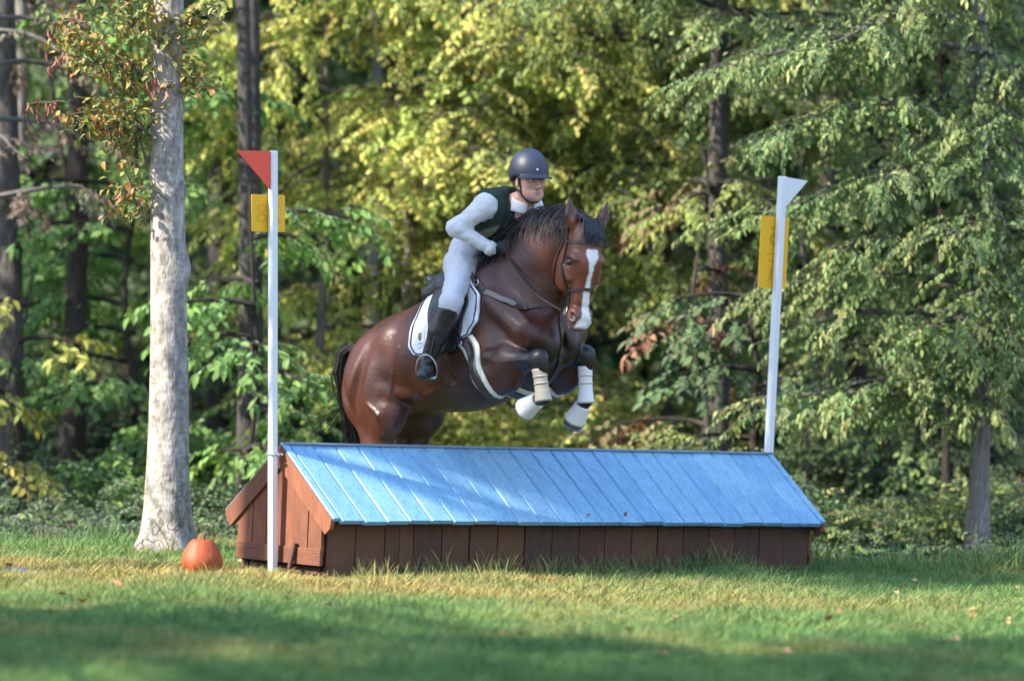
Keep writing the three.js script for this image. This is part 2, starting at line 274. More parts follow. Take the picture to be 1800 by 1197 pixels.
// ---------------------------------------------------------------- foliage
const leafMat = phy({ vertexColors: true, roughness: 0.88, transmission: 0.46, thickness: 0, side: THREE.DoubleSide });
const bladeMat = phy({ vertexColors: true, roughness: 0.85, transmission: 0.3, thickness: 0, side: THREE.DoubleSide });
// one leaf: pointed oval, folded on its midrib and arched; 6 triangles, stalk at the origin, pointing +x
function leafArrays(l, w, fold, arch) {
  const st = [[0, 0], [0.3, 0.9], [0.62, 0.85], [1, 0]], pos = [], idx = [];
  for (const [t, k] of st) { const x = l * t, y = -arch * l * t * t, h = w / 2 * k; if (k) pos.push(x, y + fold * h, -h, x, y, 0, x, y + fold * h, h); else pos.push(x, y, 0); }
  idx.push(0, 1, 2, 0, 2, 3, 1, 4, 2, 2, 4, 5, 2, 5, 3, 3, 5, 6, 4, 7, 5, 5, 7, 6);
  return [pos, idx];
}
// a spray: a fine twig with two rows of leaves that hang a little
function sprayGeo(n, len, leaf, hang, spread) {
  const P = [], I = [], C = [], q = V(), m = new THREE.Matrix4(), e = new THREE.Euler();
  const twig = []; for (let i = 0; i <= 4; i++) { const t = i / 4; twig.push(V(len * t, -0.12 * len * t * t * (1 + hang), 0)); }
  for (let i = 0; i < n; i++) {
    const t = (i + 0.6) / n, s = i === n - 1 ? 0 : i % 2 ? 1 : -1, k = Math.min(3.999, t * 4), a = Math.floor(k), p = twig[a].clone().lerp(twig[a + 1], k - a);
    const [lp, li] = leafArrays(leaf * rr(0.6, 1.3), leaf * rr(0.46, 0.66), rr(0.15, 0.5), rr(0.05, 0.35));
    e.set(rr(-0.7, 0.7), -s * rr(0.7, 1.2) + rr(-0.2, 0.2), -hang * rr(0.2, 1.15) + rr(-0.3, 0.2), 'YZX'); m.makeRotationFromEuler(e); m.setPosition(p.x, p.y + rr(-0.01, 0.01), p.z + rr(-1, 1) * spread);
    const b = P.length / 3; for (let j = 0; j < lp.length; j += 3) { q.set(lp[j], lp[j + 1], lp[j + 2]).applyMatrix4(m); P.push(q.x, q.y, q.z); }
    const v = rr(0.72, 1.22), y = rr(0.88, 1.12); for (let j = 0; j < lp.length / 3; j++) C.push(v * y, v, v * rr(0.9, 1.1)); for (const j of li) I.push(b + j);
  }
  const tg = tube(twig, t => 0.0035 * (1 - 0.7 * t), 3), b = P.length / 3; P.push(...tg.attributes.position.array); for (let j = 0; j < tg.attributes.position.count; j++) C.push(0.5, 0.4, 0.5); for (const j of tg.index.array) I.push(b + j);
  return geom(P, I, C);
}
reseed(21);
const beechSprays = [0, 1, 2, 3].map(() => sprayGeo(21, 0.4, 0.05, 0.85, 0.035));      // drooping, oval leaves
const hangSprays = [0, 1, 2].map(() => sprayGeo(22, 0.42, 0.053, 1.0, 0.035));        // hanging more
const mapleSprays = [0, 1, 2].map(() => sprayGeo(14, 0.34, 0.08, 0.7, 0.05));         // broad leaves
const bigSprays = [0, 1].map(() => sprayGeo(22, 0.7, 0.13, 0.7, 0.12));                // crowns far above or far off
// bark
const barkTex = tex(256, 512, (u, v) => { const r = Math.abs(pn(u, v * 0.25, 34)) * 1.6, n = 0.55 + 0.5 * Math.min(1, r * 2) + 0.22 * pn(u, v, 60, 3); return [n, n * 0.98, n * 0.95]; });
const barkBump = tex(256, 512, (u, v) => { const r = Math.min(1, Math.abs(pn(u, v * 0.25, 34)) * 3); return [r, r, r]; });
const bark = c => std({ color: lin(...c), map: barkTex, bumpMap: barkBump, bumpScale: 0.012, roughness: 0.95 });
const barkGrey = bark([0.09, 0.08, 0.075]), barkDark = bark([0.07, 0.055, 0.048]), barkPale = bark([0.3, 0.28, 0.26]), twigMat = std({ color: lin(0.16, 0.12, 0.095), roughness: 0.9 });

class Foliage {
  constructor() { this.list = []; }
  add(p, dir, up, size, color) {        // spray along dir
    const x = dir.clone().normalize(), z = V().crossVectors(x, up); if (z.lengthSq() < 1e-6) z.set(1, 0, 0); z.normalize(); const y = V().crossVectors(z, x);
    this.list.push([new THREE.Matrix4().makeBasis(x, y, z).scale(V(size, size, size)).setPosition(p), color]);
  }
  build(parent, geos, name = 'foliage') {
    const by = geos.map(() => []); this.list.forEach((e, i) => by[(i * 7 + (i >> 3)) % geos.length].push(e));
    by.forEach((l, k) => { if (!l.length) return; const im = new THREE.InstancedMesh(geos[k], leafMat, l.length); l.forEach(([m, c], i) => { im.setMatrixAt(i, m); im.setColorAt(i, c); }); im.name = name; im.userData.kind = 'stuff'; im.castShadow = im.receiveShadow = true; parent.add(im); });
  }
}
const pal = (list, j = 0.18) => () => { const c = pick(list), k = rr(1 - j, 1 + j); return lin(c[0] * k * rr(0.92, 1.08), c[1] * k, c[2] * k); };
const PAL = {
  gold: pal([[0.6, 0.6, 0.13], [0.53, 0.58, 0.12], [0.46, 0.54, 0.1], [0.39, 0.5, 0.085], [0.66, 0.6, 0.15]]),
  olive: pal([[0.34, 0.39, 0.075], [0.27, 0.35, 0.065], [0.42, 0.42, 0.09], [0.21, 0.3, 0.055]]),
  green: pal([[0.18, 0.28, 0.075], [0.14, 0.24, 0.065], [0.23, 0.32, 0.085], [0.28, 0.33, 0.1]]),
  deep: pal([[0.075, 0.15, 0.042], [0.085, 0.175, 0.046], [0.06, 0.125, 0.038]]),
  maple: pal([[0.15, 0.31, 0.05], [0.19, 0.36, 0.055], [0.12, 0.26, 0.045]]),
  lemon: pal([[0.38, 0.36, 0.04], [0.3, 0.32, 0.04]]),
  russet: pal([[0.24, 0.1, 0.05], [0.18, 0.15, 0.05], [0.2, 0.17, 0.06], [0.12, 0.17, 0.045]]),
  brown: pal([[0.2, 0.13, 0.09], [0.16, 0.12, 0.07], [0.12, 0.12, 0.05]]),
};
// a limb with side twigs that carry sprays in a loose flat layer
function limb(tree, fol, o) {
  const { from, az, len, rise = 0.3, droop = 0.35, color, size = 1, dens: dens0 = 1, r = 0.02, bare = 0.15, mat = twigMat, wide = 0.36, hang = 0.25 } = o;
  const dens = dens0 * 1.12, d = V(Math.cos(az), 0, Math.sin(az)), side = V(-d.z, 0, d.x), at = t => from.clone().addScaledVector(d, len * t).add(V(0, len * (rise * t - droop * t * t), 0)).addScaledVector(side, 0.12 * len * noise(t * 2.2 + az * 3, len));
  const pts = []; for (let i = 0; i <= 10; i++) pts.push(at(i / 10));
  const gs = [tube(pts, t => r * (1 - t) ** 0.8 + 0.003, 6)];
  const n = Math.max(4, Math.round(len * 6.5 * dens));
  for (let i = 0; i < n; i++) {
    const t = lerp(bare, 1, (i + rnd()) / n), s = i % 2 ? 1 : -1, p = at(t), tl = len * wide * (1 - 0.55 * t) * rr(0.6, 1.15);
    const dir = d.clone().multiplyScalar(rr(0.5, 0.9)).addScaledVector(side, s * rr(0.5, 0.95)).normalize(); const e = p.clone().addScaledVector(dir, tl).add(V(0, tl * (0.1 - hang * rr(0.4, 1.4)), 0));
    const mid = p.clone().lerp(e, 0.5).add(V(0, tl * 0.07, 0)); gs.push(tube([p, mid, e], q => 0.007 * (1 - q) + 0.002, 3));
    const k = Math.max(2, Math.round(tl / 0.13 * dens));
    for (let j = 0; j < k; j++) {
      const q = (j + rnd()) / k, sp = q < 0.5 ? p.clone().lerp(mid, q * 2) : mid.clone().lerp(e, q * 2 - 1); sp.add(V(rr(-0.05, 0.05), rr(-0.06, 0.04), rr(-0.05, 0.05)));
      const sd = dir.clone().add(V(rr(-0.6, 0.6), rr(-0.5, 0.05) - hang * 0.5, rr(-0.6, 0.6))); fol.add(sp, sd, V(0, 1, 0), size * rr(0.75, 1.15), color());
    }
  }
  const g = mergeGeometries(gs); mesh('limb', g, mat, tree);
}
function trunkPath(x, z, h, lean, wob, sd) { const a = []; for (let i = 0; i <= 16; i++) { const t = i / 16; a.push(V(lean[0] * t * h + wob * noise(t * 2.5, sd), t * h - (i === 0 ? 0.15 : 0), lean[1] * t * h + wob * noise(t * 2.5, sd + 9))); } return a; }
function tree(name, label, cat, grp, o) {
  const g = group(name); tag(g, label, cat, grp); const { x, z, r, h, lean = [0, 0], mat = barkGrey, wob = 0.15, sd = 1, limbs = [], sprays = beechSprays } = o;
  g.position.set(x, ground(x, z), z); const path = trunkPath(x, z, h, lean, wob, sd);
  const flare = o.flare ?? 0.55;
  mesh('trunk', tube(path, t => r * (1 - 0.62 * t) * (1 + flare * Math.exp(-t * h / (r * 2.2))), 18, Math.max(1, Math.round(r * 8)), (a, t) => 1 + 0.05 * noise(Math.cos(a) * 2 + sd, Math.sin(a) * 2, t * h * 0.8) + 0.12 * Math.exp(-t * h / (r * 3)) * Math.cos(a * 4 + sd)), mat, g);
  const fol = new Foliage(), at = y => { const k = clamp(y / h, 0, 0.999) * 16, i = Math.floor(k); return path[i].clone().lerp(path[i + 1], k - i); };
  for (const l of limbs) limb(g, fol, { ...l, from: at(l.y), mat: l.mat || mat });
  if (fol.list.length) fol.build(g, sprays);
  return g;
}
// random limbs over a height range; azimuth 0 = right of the picture, pi/2 = towards the camera
const spreadLimbs = (n, y0, y1, az0, az1, l0, l1, c, extra = {}) => Array.from({ length: n }, (_, i) => ({ y: lerp(y0, y1, (i + rnd()) / n), az: rr(az0, az1), len: rr(l0, l1), rise: rr(0.15, 0.45), droop: rr(0.35, 0.6), color: c, ...extra }));
const PI = Math.PI;

// ---- the golden beech behind the rider
reseed(101);
tree('beech_tree', 'golden yellow beech behind the rider with drooping sunlit boughs', 'tree', null, { x: wx(720, 33.2), z: -33.2, r: 0.12, h: 6.2, sd: 3, mat: barkPale, sprays: beechSprays, limbs: [
  ...spreadLimbs(16, 0.9, 2.6, 0.3, 2.7, 1.2, 2.2, PAL.gold), ...spreadLimbs(26, 2.2, 4.6, 0.1, 3.0, 1.4, 2.7, PAL.gold, { dens: 1.1 }), ...spreadLimbs(8, 4.4, 5.8, 0, 6.2, 1.0, 1.6, PAL.gold), ...spreadLimbs(6, 2.5, 5, 3.2, 6.2, 1.5, 2.2, PAL.olive)] });
tree('beech_tree', 'olive green beech rising just behind the horse head', 'tree', null, { x: wx(1010, 34.2), z: -34.2, r: 0.1, h: 6.5, sd: 8, mat: barkGrey, sprays: beechSprays, limbs: [
  ...spreadLimbs(16, 0.6, 2.8, 0.2, 3.0, 1.2, 2.3, PAL.olive), ...spreadLimbs(20, 2.2, 4.8, 0.1, 3.1, 1.2, 2.3, PAL.olive), ...spreadLimbs(6, 4.5, 6, 0, 6.2, 1.0, 1.6, PAL.olive)] });
// low golden bough sweeping down at the left of the beech
tree('beech_tree', 'slender yellow beech sapling whose bough hangs behind the red flag', 'tree', null, { x: wx(545, 32.2), z: -32.2, r: 0.035, h: 5.2, lean: [0.02, 0.01], sd: 5, mat: barkPale, sprays: hangSprays, limbs: [
  { y: 3.1, az: 2.75, len: 1.15, rise: 0.25, droop: 1.15, color: PAL.gold, dens: 1.7, wide: 0.3 }, { y: 2.9, az: 2.6, len: 0.8, rise: 0.1, droop: 1.3, color: PAL.gold, dens: 1.6 }, { y: 2.5, az: 2.9, len: 0.75, rise: -0.1, droop: 1.2, color: PAL.gold, dens: 1.5 }, { y: 3.4, az: 2.2, len: 0.9, rise: 0.3, droop: 0.8, color: PAL.gold },
  ...spreadLimbs(10, 2.6, 4.8, 0.3, 3.4, 0.7, 1.4, PAL.gold), { y: 2.7, az: 2.2, len: 0.9, rise: 0.7, droop: 0.2, color: PAL.gold, dens: 0.25, mat: barkGrey }, { y: 2.6, az: 0.8, len: 1.3, rise: 0.2, droop: 0.6, color: PAL.gold }] });
// ---- right-hand beech with layered drooping boughs
reseed(133);
{
  const d = 29.0, x = wx(1716, d), L = [];
  for (const [y, az, len, droop] of [[0.95, 2.9, 1.45, 0.3], [1.05, 2.6, 1.1, 0.35], [1.5, 2.75, 1.25, 0.4], [1.75, 3.1, 1.4, 0.45], [2.0, 2.5, 1.2, 0.45], [2.35, 2.9, 1.5, 0.5], [2.5, 2.3, 1.2, 0.5], [2.9, 2.8, 1.6, 0.55], [3.3, 3.0, 1.8, 0.5], [3.5, 2.4, 1.5, 0.5], [1.3, 1.3, 0.9, 0.4], [1.7, 0.7, 1.1, 0.4], [2.1, 1.2, 1.1, 0.5], [2.6, 0.4, 1.2, 0.5], [3.1, 1.0, 1.2, 0.5], [1.2, 0.3, 1.0, 0.4], [3.8, 1.8, 1.4, 0.5], [4.2, 2.8, 1.9, 0.5], [2.2, 1.9, 1.0, 0.5], [1.5, 2.0, 0.9, 0.4]]) L.push({ y, az, len, rise: rr(0.2, 0.35), droop: droop * 0.75, color: PAL.green, dens: 1.3, hang: 0.16 });
  tree('beech_tree', 'pale-trunked beech at right with layered boughs of hanging green leaves', 'tree', null, { x, z: -d, r: 0.068, h: 8, lean: [-0.012, 0], sd: 13, mat: barkPale, flare: 0.35, sprays: hangSprays, limbs: [...L, ...spreadLimbs(14, 0.9, 3.4, 1.1, 2.1, 0.5, 0.9, PAL.green, { dens: 1.4 }), ...spreadLimbs(10, 3.6, 5.5, 0, 6.2, 1.2, 2.0, PAL.green)] });
}
tree('beech_tree', 'dark green beech between white flag and right edge', 'tree', null, { x: wx(1520, 32.5), z: -32.5, r: 0.09, h: 7, sd: 17, mat: barkDark, sprays: beechSprays, limbs: [...spreadLimbs(14, 0.5, 3.2, 0.2, 3.0, 1.2, 2.2, PAL.green), ...spreadLimbs(20, 2.6, 5.2, 0.1, 3.1, 1.3, 2.4, PAL.green), ...spreadLimbs(6, 5, 6.5, 0, 6.2, 1.0, 1.8, PAL.green)] });
tree('beech_tree', 'tall grey-trunked beech behind the horse ears and white flag', 'tree', null, { x: wx(1265, 30.5), z: -30.5, r: 0.082, h: 8, wob: 0.05, sd: 23, mat: barkGrey, flare: 0.2, sprays: beechSprays, limbs: [...spreadLimbs(12, 3.3, 5.0, 0.1, 3.1, 1.0, 2.0, PAL.green, { droop: 0.25 }), ...spreadLimbs(3, 2.1, 2.5, 0.6, 2.6, 0.4, 0.7, PAL.olive), ...spreadLimbs(10, 3.2, 6, 3.3, 6.1, 1.2, 2.2, PAL.green)] });
tree('beech_tree', 'olive beech whose leaves hang over the horse head', 'tree', null, { x: wx(1170, 32.2), z: -32.2, r: 0.05, h: 5.6, sd: 29, mat: barkGrey, sprays: hangSprays, limbs: [...spreadLimbs(10, 1.7, 3.2, 0.6, 3.1, 0.8, 1.5, PAL.olive), ...spreadLimbs(16, 2.8, 4.8, 0.1, 3.2, 1.0, 2.0, PAL.olive)] });
// thin leaning saplings
for (const [px, d, lean, lab, n] of [[1249, 31.2, [-0.035, 0], 'thin leaning sapling left of the white flag', 4], [1262, 31.5, [-0.012, 0.01], 'thin upright sapling close beside the leaning one', 3]])
  tree('sapling', lab, 'sapling', 'saplings behind the jump', { x: wx(px, d - 0.9), z: -d + 0.9, r: 0.024, h: 2.7, lean, sd: px, wob: 0.2, mat: barkGrey, flare: 0.2, sprays: mapleSprays, limbs: spreadLimbs(n, 0.7, 2.4, 0, 6.2, 0.4, 0.8, PAL.russet, { dens: 0.8 }) });
tree('sapling', 'pale thin sapling stem right of the leaning white pole', 'sapling', 'saplings behind the jump', { x: wx(1397, 31), z: -31, r: 0.016, h: 4, lean: [0.03, 0], sd: 77, wob: 0.2, mat: barkPale, flare: 0.2, sprays: beechSprays, limbs: spreadLimbs(4, 1.4, 3, 0, 6.2, 0.5, 0.9, PAL.green) });
tree('sapling', 'thin dark sapling near the right beech trunk', 'sapling', 'saplings behind the jump', { x: wx(1668, 30.6), z: -30.6, r: 0.03, h: 5, lean: [0, 0], sd: 78, wob: 0.12, mat: barkDark, flare: 0.2, sprays: beechSprays, limbs: spreadLimbs(5, 1.6, 4, 0, 6.2, 0.5, 1.0, PAL.green) });
// ---- left: tall trunks in the shade with maple understorey
reseed(171);
for (const [px, d, r, m, lab] of [[6, 31, 0.085, barkGrey, 'tall grey trunk standing at the left edge of picture'], [36, 34, 0.07, barkPale, 'pale trunk just right of the leftmost trunk'], [133, 31.6, 0.085, barkDark, 'dark trunk between left edge and pale near tree'], [416, 30.4, 0.055, barkGrey, 'grey trunk behind the red flag, left of a twin pair'], [454, 30.7, 0.06, barkGrey, 'grey trunk behind the red flag, right of a twin pair'], [392, 33, 0.085, barkGrey, 'grey trunk low between pale tree and red-flag pole'], [655, 37.5, 0.06, barkPale, 'pale trunk glimpsed through the golden beech'], [1668, 33, 0.1, barkDark, 'dark trunk deep in shade behind the right beech'], [1440, 38, 0.08, barkDark, 'dark trunk deep in shade right of white flag'], [240, 39, 0.09, barkDark, 'dark trunk hidden behind the pale near tree'], [850, 40, 0.1, barkDark, 'dark trunk deep in the wood behind the rider']])
  tree('forest_trunk', lab, 'tree', 'tall trunks in the wood', { x: wx(px, d), z: -d, r, h: 15, lean: [rr(-0.008, 0.008), 0], sd: px * 0.7, wob: 0.12, mat: m, flare: 0.3, sprays: bigSprays, limbs: spreadLimbs(10, 9, 14, 3.4, 6.1, 1.4, 2.6, PAL.olive, { dens: 0.5, size: 1.0 }) });
for (const [px, d, h, n, c, lab, r0] of [[230, 31.5, 3.8, 14, PAL.maple, 'bright green maple sapling behind the pale near tree', 0.03], [110, 33.5, 4.3, 16, PAL.maple, 'green maple sapling between the left trunks', 0.03], [428, 29.7, 2.3, 10, PAL.maple, 'green maple sapling behind the red-flag pole', 0.025], [560, 35, 3.4, 12, PAL.maple, 'green maple sapling below the golden beech boughs', 0.025], [330, 36, 7, 20, PAL.deep, 'dark green maple in shade left of red flag', 0.05], [20, 30.2, 1.75, 5, PAL.lemon, 'small yellow-leaved maple seedling in the left corner', 0.014], [1318, 29.8, 1.9, 9, PAL.deep, 'dark young maple under the white flag', 0.03], [-30, 36, 7, 16, PAL.deep, 'dark maple at the far left edge', 0.04], [60, 37.5, 7.5, 18, PAL.maple, 'green maple deep behind the left trunks', 0.05]])
  tree('maple_sapling', lab, 'sapling', 'young maples under the tall trees', { x: wx(px, d), z: -d, r: r0, h, lean: [rr(-0.03, 0.03), 0.02], sd: px, wob: 0.2, mat: barkDark, flare: 0.2, sprays: mapleSprays, limbs: spreadLimbs(n, h * 0.14, h * 0.95, 0, 6.28, Math.min(1.5, 0.22 * h), Math.min(2.2, 0.36 * h), c, { rise: 0.25, droop: 0.3, hang: 0.15 }) });
tree('twiggy_tree', 'sparse pinkish-brown twiggy tree at the upper left edge', 'tree', null, { x: wx(-40, 30), z: -30, r: 0.07, h: 7, sd: 41, mat: barkPale, sprays: mapleSprays, limbs: [{ y: 2.15, az: 0.1, len: 0.75, rise: 0.25, droop: 0.1, color: PAL.brown, dens: 0.6, r: 0.03, mat: barkPale }, ...spreadLimbs(10, 2.5, 4.5, -0.6, 1.2, 0.5, 1.1, PAL.brown, { dens: 0.55, size: 0.7 })] });
// ---- undergrowth: shrubs along the edge of the wood
reseed(207);
function shrub(label, px, d, h, w, n, c, sprays) {
  const g = group('shrub'); tag(g, label, 'shrub', 'undergrowth at the edge of the wood'); const x = wx(px, d); g.position.set(x, ground(x, -d), -d);
  const fol = new Foliage(), gs = [];
  for (let i = 0; i < n; i++) {
    const a = rr(0, 6.28), ww = w * Math.sqrt(rnd()), e = V(Math.cos(a) * ww, h * rr(0.35, 1), Math.sin(a) * ww * 0.7), m = e.clone().multiplyScalar(0.5).add(V(0, h * 0.12, 0)); gs.push(tube([V(rr(-0.05, 0.05), -0.05, rr(-0.05, 0.05)), m, e], q => 0.008 * (1 - q) + 0.002, 3));
    for (let j = 0; j < 7; j++) { const q = rr(0.25, 1), p = q < 0.5 ? m.clone().multiplyScalar(q * 2) : m.clone().lerp(e, q * 2 - 1); fol.add(p.add(V(rr(-0.08, 0.08), rr(-0.05, 0.05), rr(-0.08, 0.08))), V(rr(-1, 1), rr(-0.3, 0.4), rr(-0.6, 1)), V(0, 1, 0), rr(0.6, 1.0), c()); }
  }
  mesh('stems', mergeGeometries(gs), twigMat, g); fol.build(g, sprays || beechSprays);
}
[[1440, 29.3, 0.32, 0.55, 34, PAL.green, 'low green shrub at the right end of the jump'], [1560, 29.8, 0.35, 0.6, 36, PAL.green, 'low green shrub midway to the right beech'], [1640, 29.6, 0.3, 0.4, 26, PAL.olive, 'low olive shrub left of the right beech trunk'], [1790, 29.9, 0.5, 0.5, 36, PAL.green, 'green shrub at the right edge'], [1500, 31.5, 0.9, 0.9, 60, PAL.deep, 'dark shrub in shade behind the right end of jump'], [1640, 32, 1.1, 0.8, 60, PAL.deep, 'dark shrub in shade behind the right beech'], [1330, 32.5, 1.1, 0.8, 60, PAL.deep, 'dark shrub behind the leaning white pole'], [1215, 29.6, 0.75, 0.4, 40, PAL.olive, 'olive shrub at the foot of the grey trunk by the white flag'], [1120, 32.4, 1.0, 0.8, 60, PAL.olive, 'olive shrub behind the horse forelegs'], [960, 32, 0.95, 0.9, 70, PAL.gold, 'golden shrub just over the roof ridge under the horse'], [800, 32.3, 0.9, 0.6, 46, PAL.gold, 'yellow shrub behind the horse belly'], [640, 33.5, 1.2, 0.8, 60, PAL.deep, 'dark shrub behind the horse tail'], [500, 33, 1.0, 0.7, 50, PAL.deep, 'dark shrub behind the red-flag pole'], [395, 31.5, 0.6, 0.5, 36, PAL.maple, 'green shrub by the left gable of the jump'], [225, 30.5, 0.4, 0.35, 26, PAL.maple, 'green shrub left of the pale near tree'], [120, 32.5, 0.9, 0.8, 50, PAL.deep, 'dark shrub between the left trunks'], [10, 33.5, 1.2, 0.8, 50, PAL.deep, 'dark shrub at the left edge']].forEach(a => shrub(a[6], a[0], a[1], a[2], a[3], a[4], a[5], a[5] === PAL.maple ? mapleSprays : beechSprays));
reseed(231);
{
  const G = group('woodland_undergrowth'); tag(G, 'low leafy plants covering the floor of the wood', 'undergrowth', null, 'stuff'); const fol = new Foliage();
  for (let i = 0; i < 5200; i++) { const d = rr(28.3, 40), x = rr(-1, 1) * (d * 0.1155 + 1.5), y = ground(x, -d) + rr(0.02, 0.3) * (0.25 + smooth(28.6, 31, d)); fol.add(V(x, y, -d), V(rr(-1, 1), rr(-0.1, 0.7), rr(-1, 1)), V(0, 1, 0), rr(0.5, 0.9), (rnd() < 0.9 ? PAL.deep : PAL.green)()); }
  fol.build(G, beechSprays);
}
// ---- the wood beyond: one far mass of leaves that reads as a wall
reseed(255);
{
  const far = group('distant_wood'); tag(far, 'dense dark wood closing off the view behind the trees', 'wood', null, 'stuff'); far.position.set(0, 0, -44);
  const fol = new Foliage();
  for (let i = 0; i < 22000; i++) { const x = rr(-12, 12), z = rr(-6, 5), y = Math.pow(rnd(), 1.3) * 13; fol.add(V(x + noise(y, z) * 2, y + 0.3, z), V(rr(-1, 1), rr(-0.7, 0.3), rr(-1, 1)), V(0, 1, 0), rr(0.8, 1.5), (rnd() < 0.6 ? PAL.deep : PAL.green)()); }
  fol.build(far, bigSprays);
}
// ---- trees outside the frame on the left, whose shade falls over the jump and the foreground
reseed(301);
function shadeTree(label, x, z, h, y0, rad, n, per = 22, c0 = 0.35, c1 = 0.75, cx = 0, cz = 0) {
  const g = group('maple_tree'); tag(g, label, 'tree', 'trees left of the jump'); g.position.set(x, ground(x, z), z);
  mesh('trunk', tube(trunkPath(0, 0, h, [cx / h, cz / h], 0.2, x), t => 0.22 * (1 - 0.75 * t), 14, 2), barkGrey, g);
  const fol = new Foliage();
  for (let i = 0; i < 16; i++) { const y = lerp(y0 * 0.85, h * 0.9, i / 16), a = i * 2.4; mesh('limb', tube(curve([V(cx * y / h, y, cz * y / h), V(cx + Math.cos(a) * rad[0] * 0.5, y + 0.5, cz + Math.sin(a) * rad[2] * 0.5), V(cx + Math.cos(a) * rad[0] * 0.85, y + 0.6, cz + Math.sin(a) * rad[2] * 0.85)], 6), t => 0.07 * (1 - t) + 0.01, 6), barkGrey, g); }
  const cy = y0 + rad[1];
  for (let c = 0; c < n; c++) { let p; do p = V(rr(-1, 1), rr(-1, 1), rr(-1, 1)); while (p.lengthSq() > 1 || p.lengthSq() < 0.12); const cl = rr(c0, c1); for (let k = 0; k < per; k++) fol.add(V(cx + p.x * rad[0] + rr(-cl, cl), cy + p.y * rad[1] + rr(-cl, cl) * 0.6, cz + p.z * rad[2] + rr(-cl, cl)), V(rr(-1, 1), rr(-0.6, 0.3), rr(-1, 1)), V(0, 1, 0), rr(0.7, 1.1), PAL.olive()); }
  fol.build(g, bigSprays);
}
shadeTree('maple out of frame at left shading horse and roof', -10, -21.15, 14.5, 9.0, [1.6, 2.7, 1.05], 44, 10, 0.12, 0.3);
shadeTree('maple out of frame at left shading the low left side of the wood', -10, -29.4, 9, 4.3, [2.0, 2.2, 1.7], 30, 16, 0.3, 0.6);
shadeTree('maple out of frame at left shading the near grass', -10, -12.6, 12, 1.0, [3.4, 5.2, 5.4], 165);

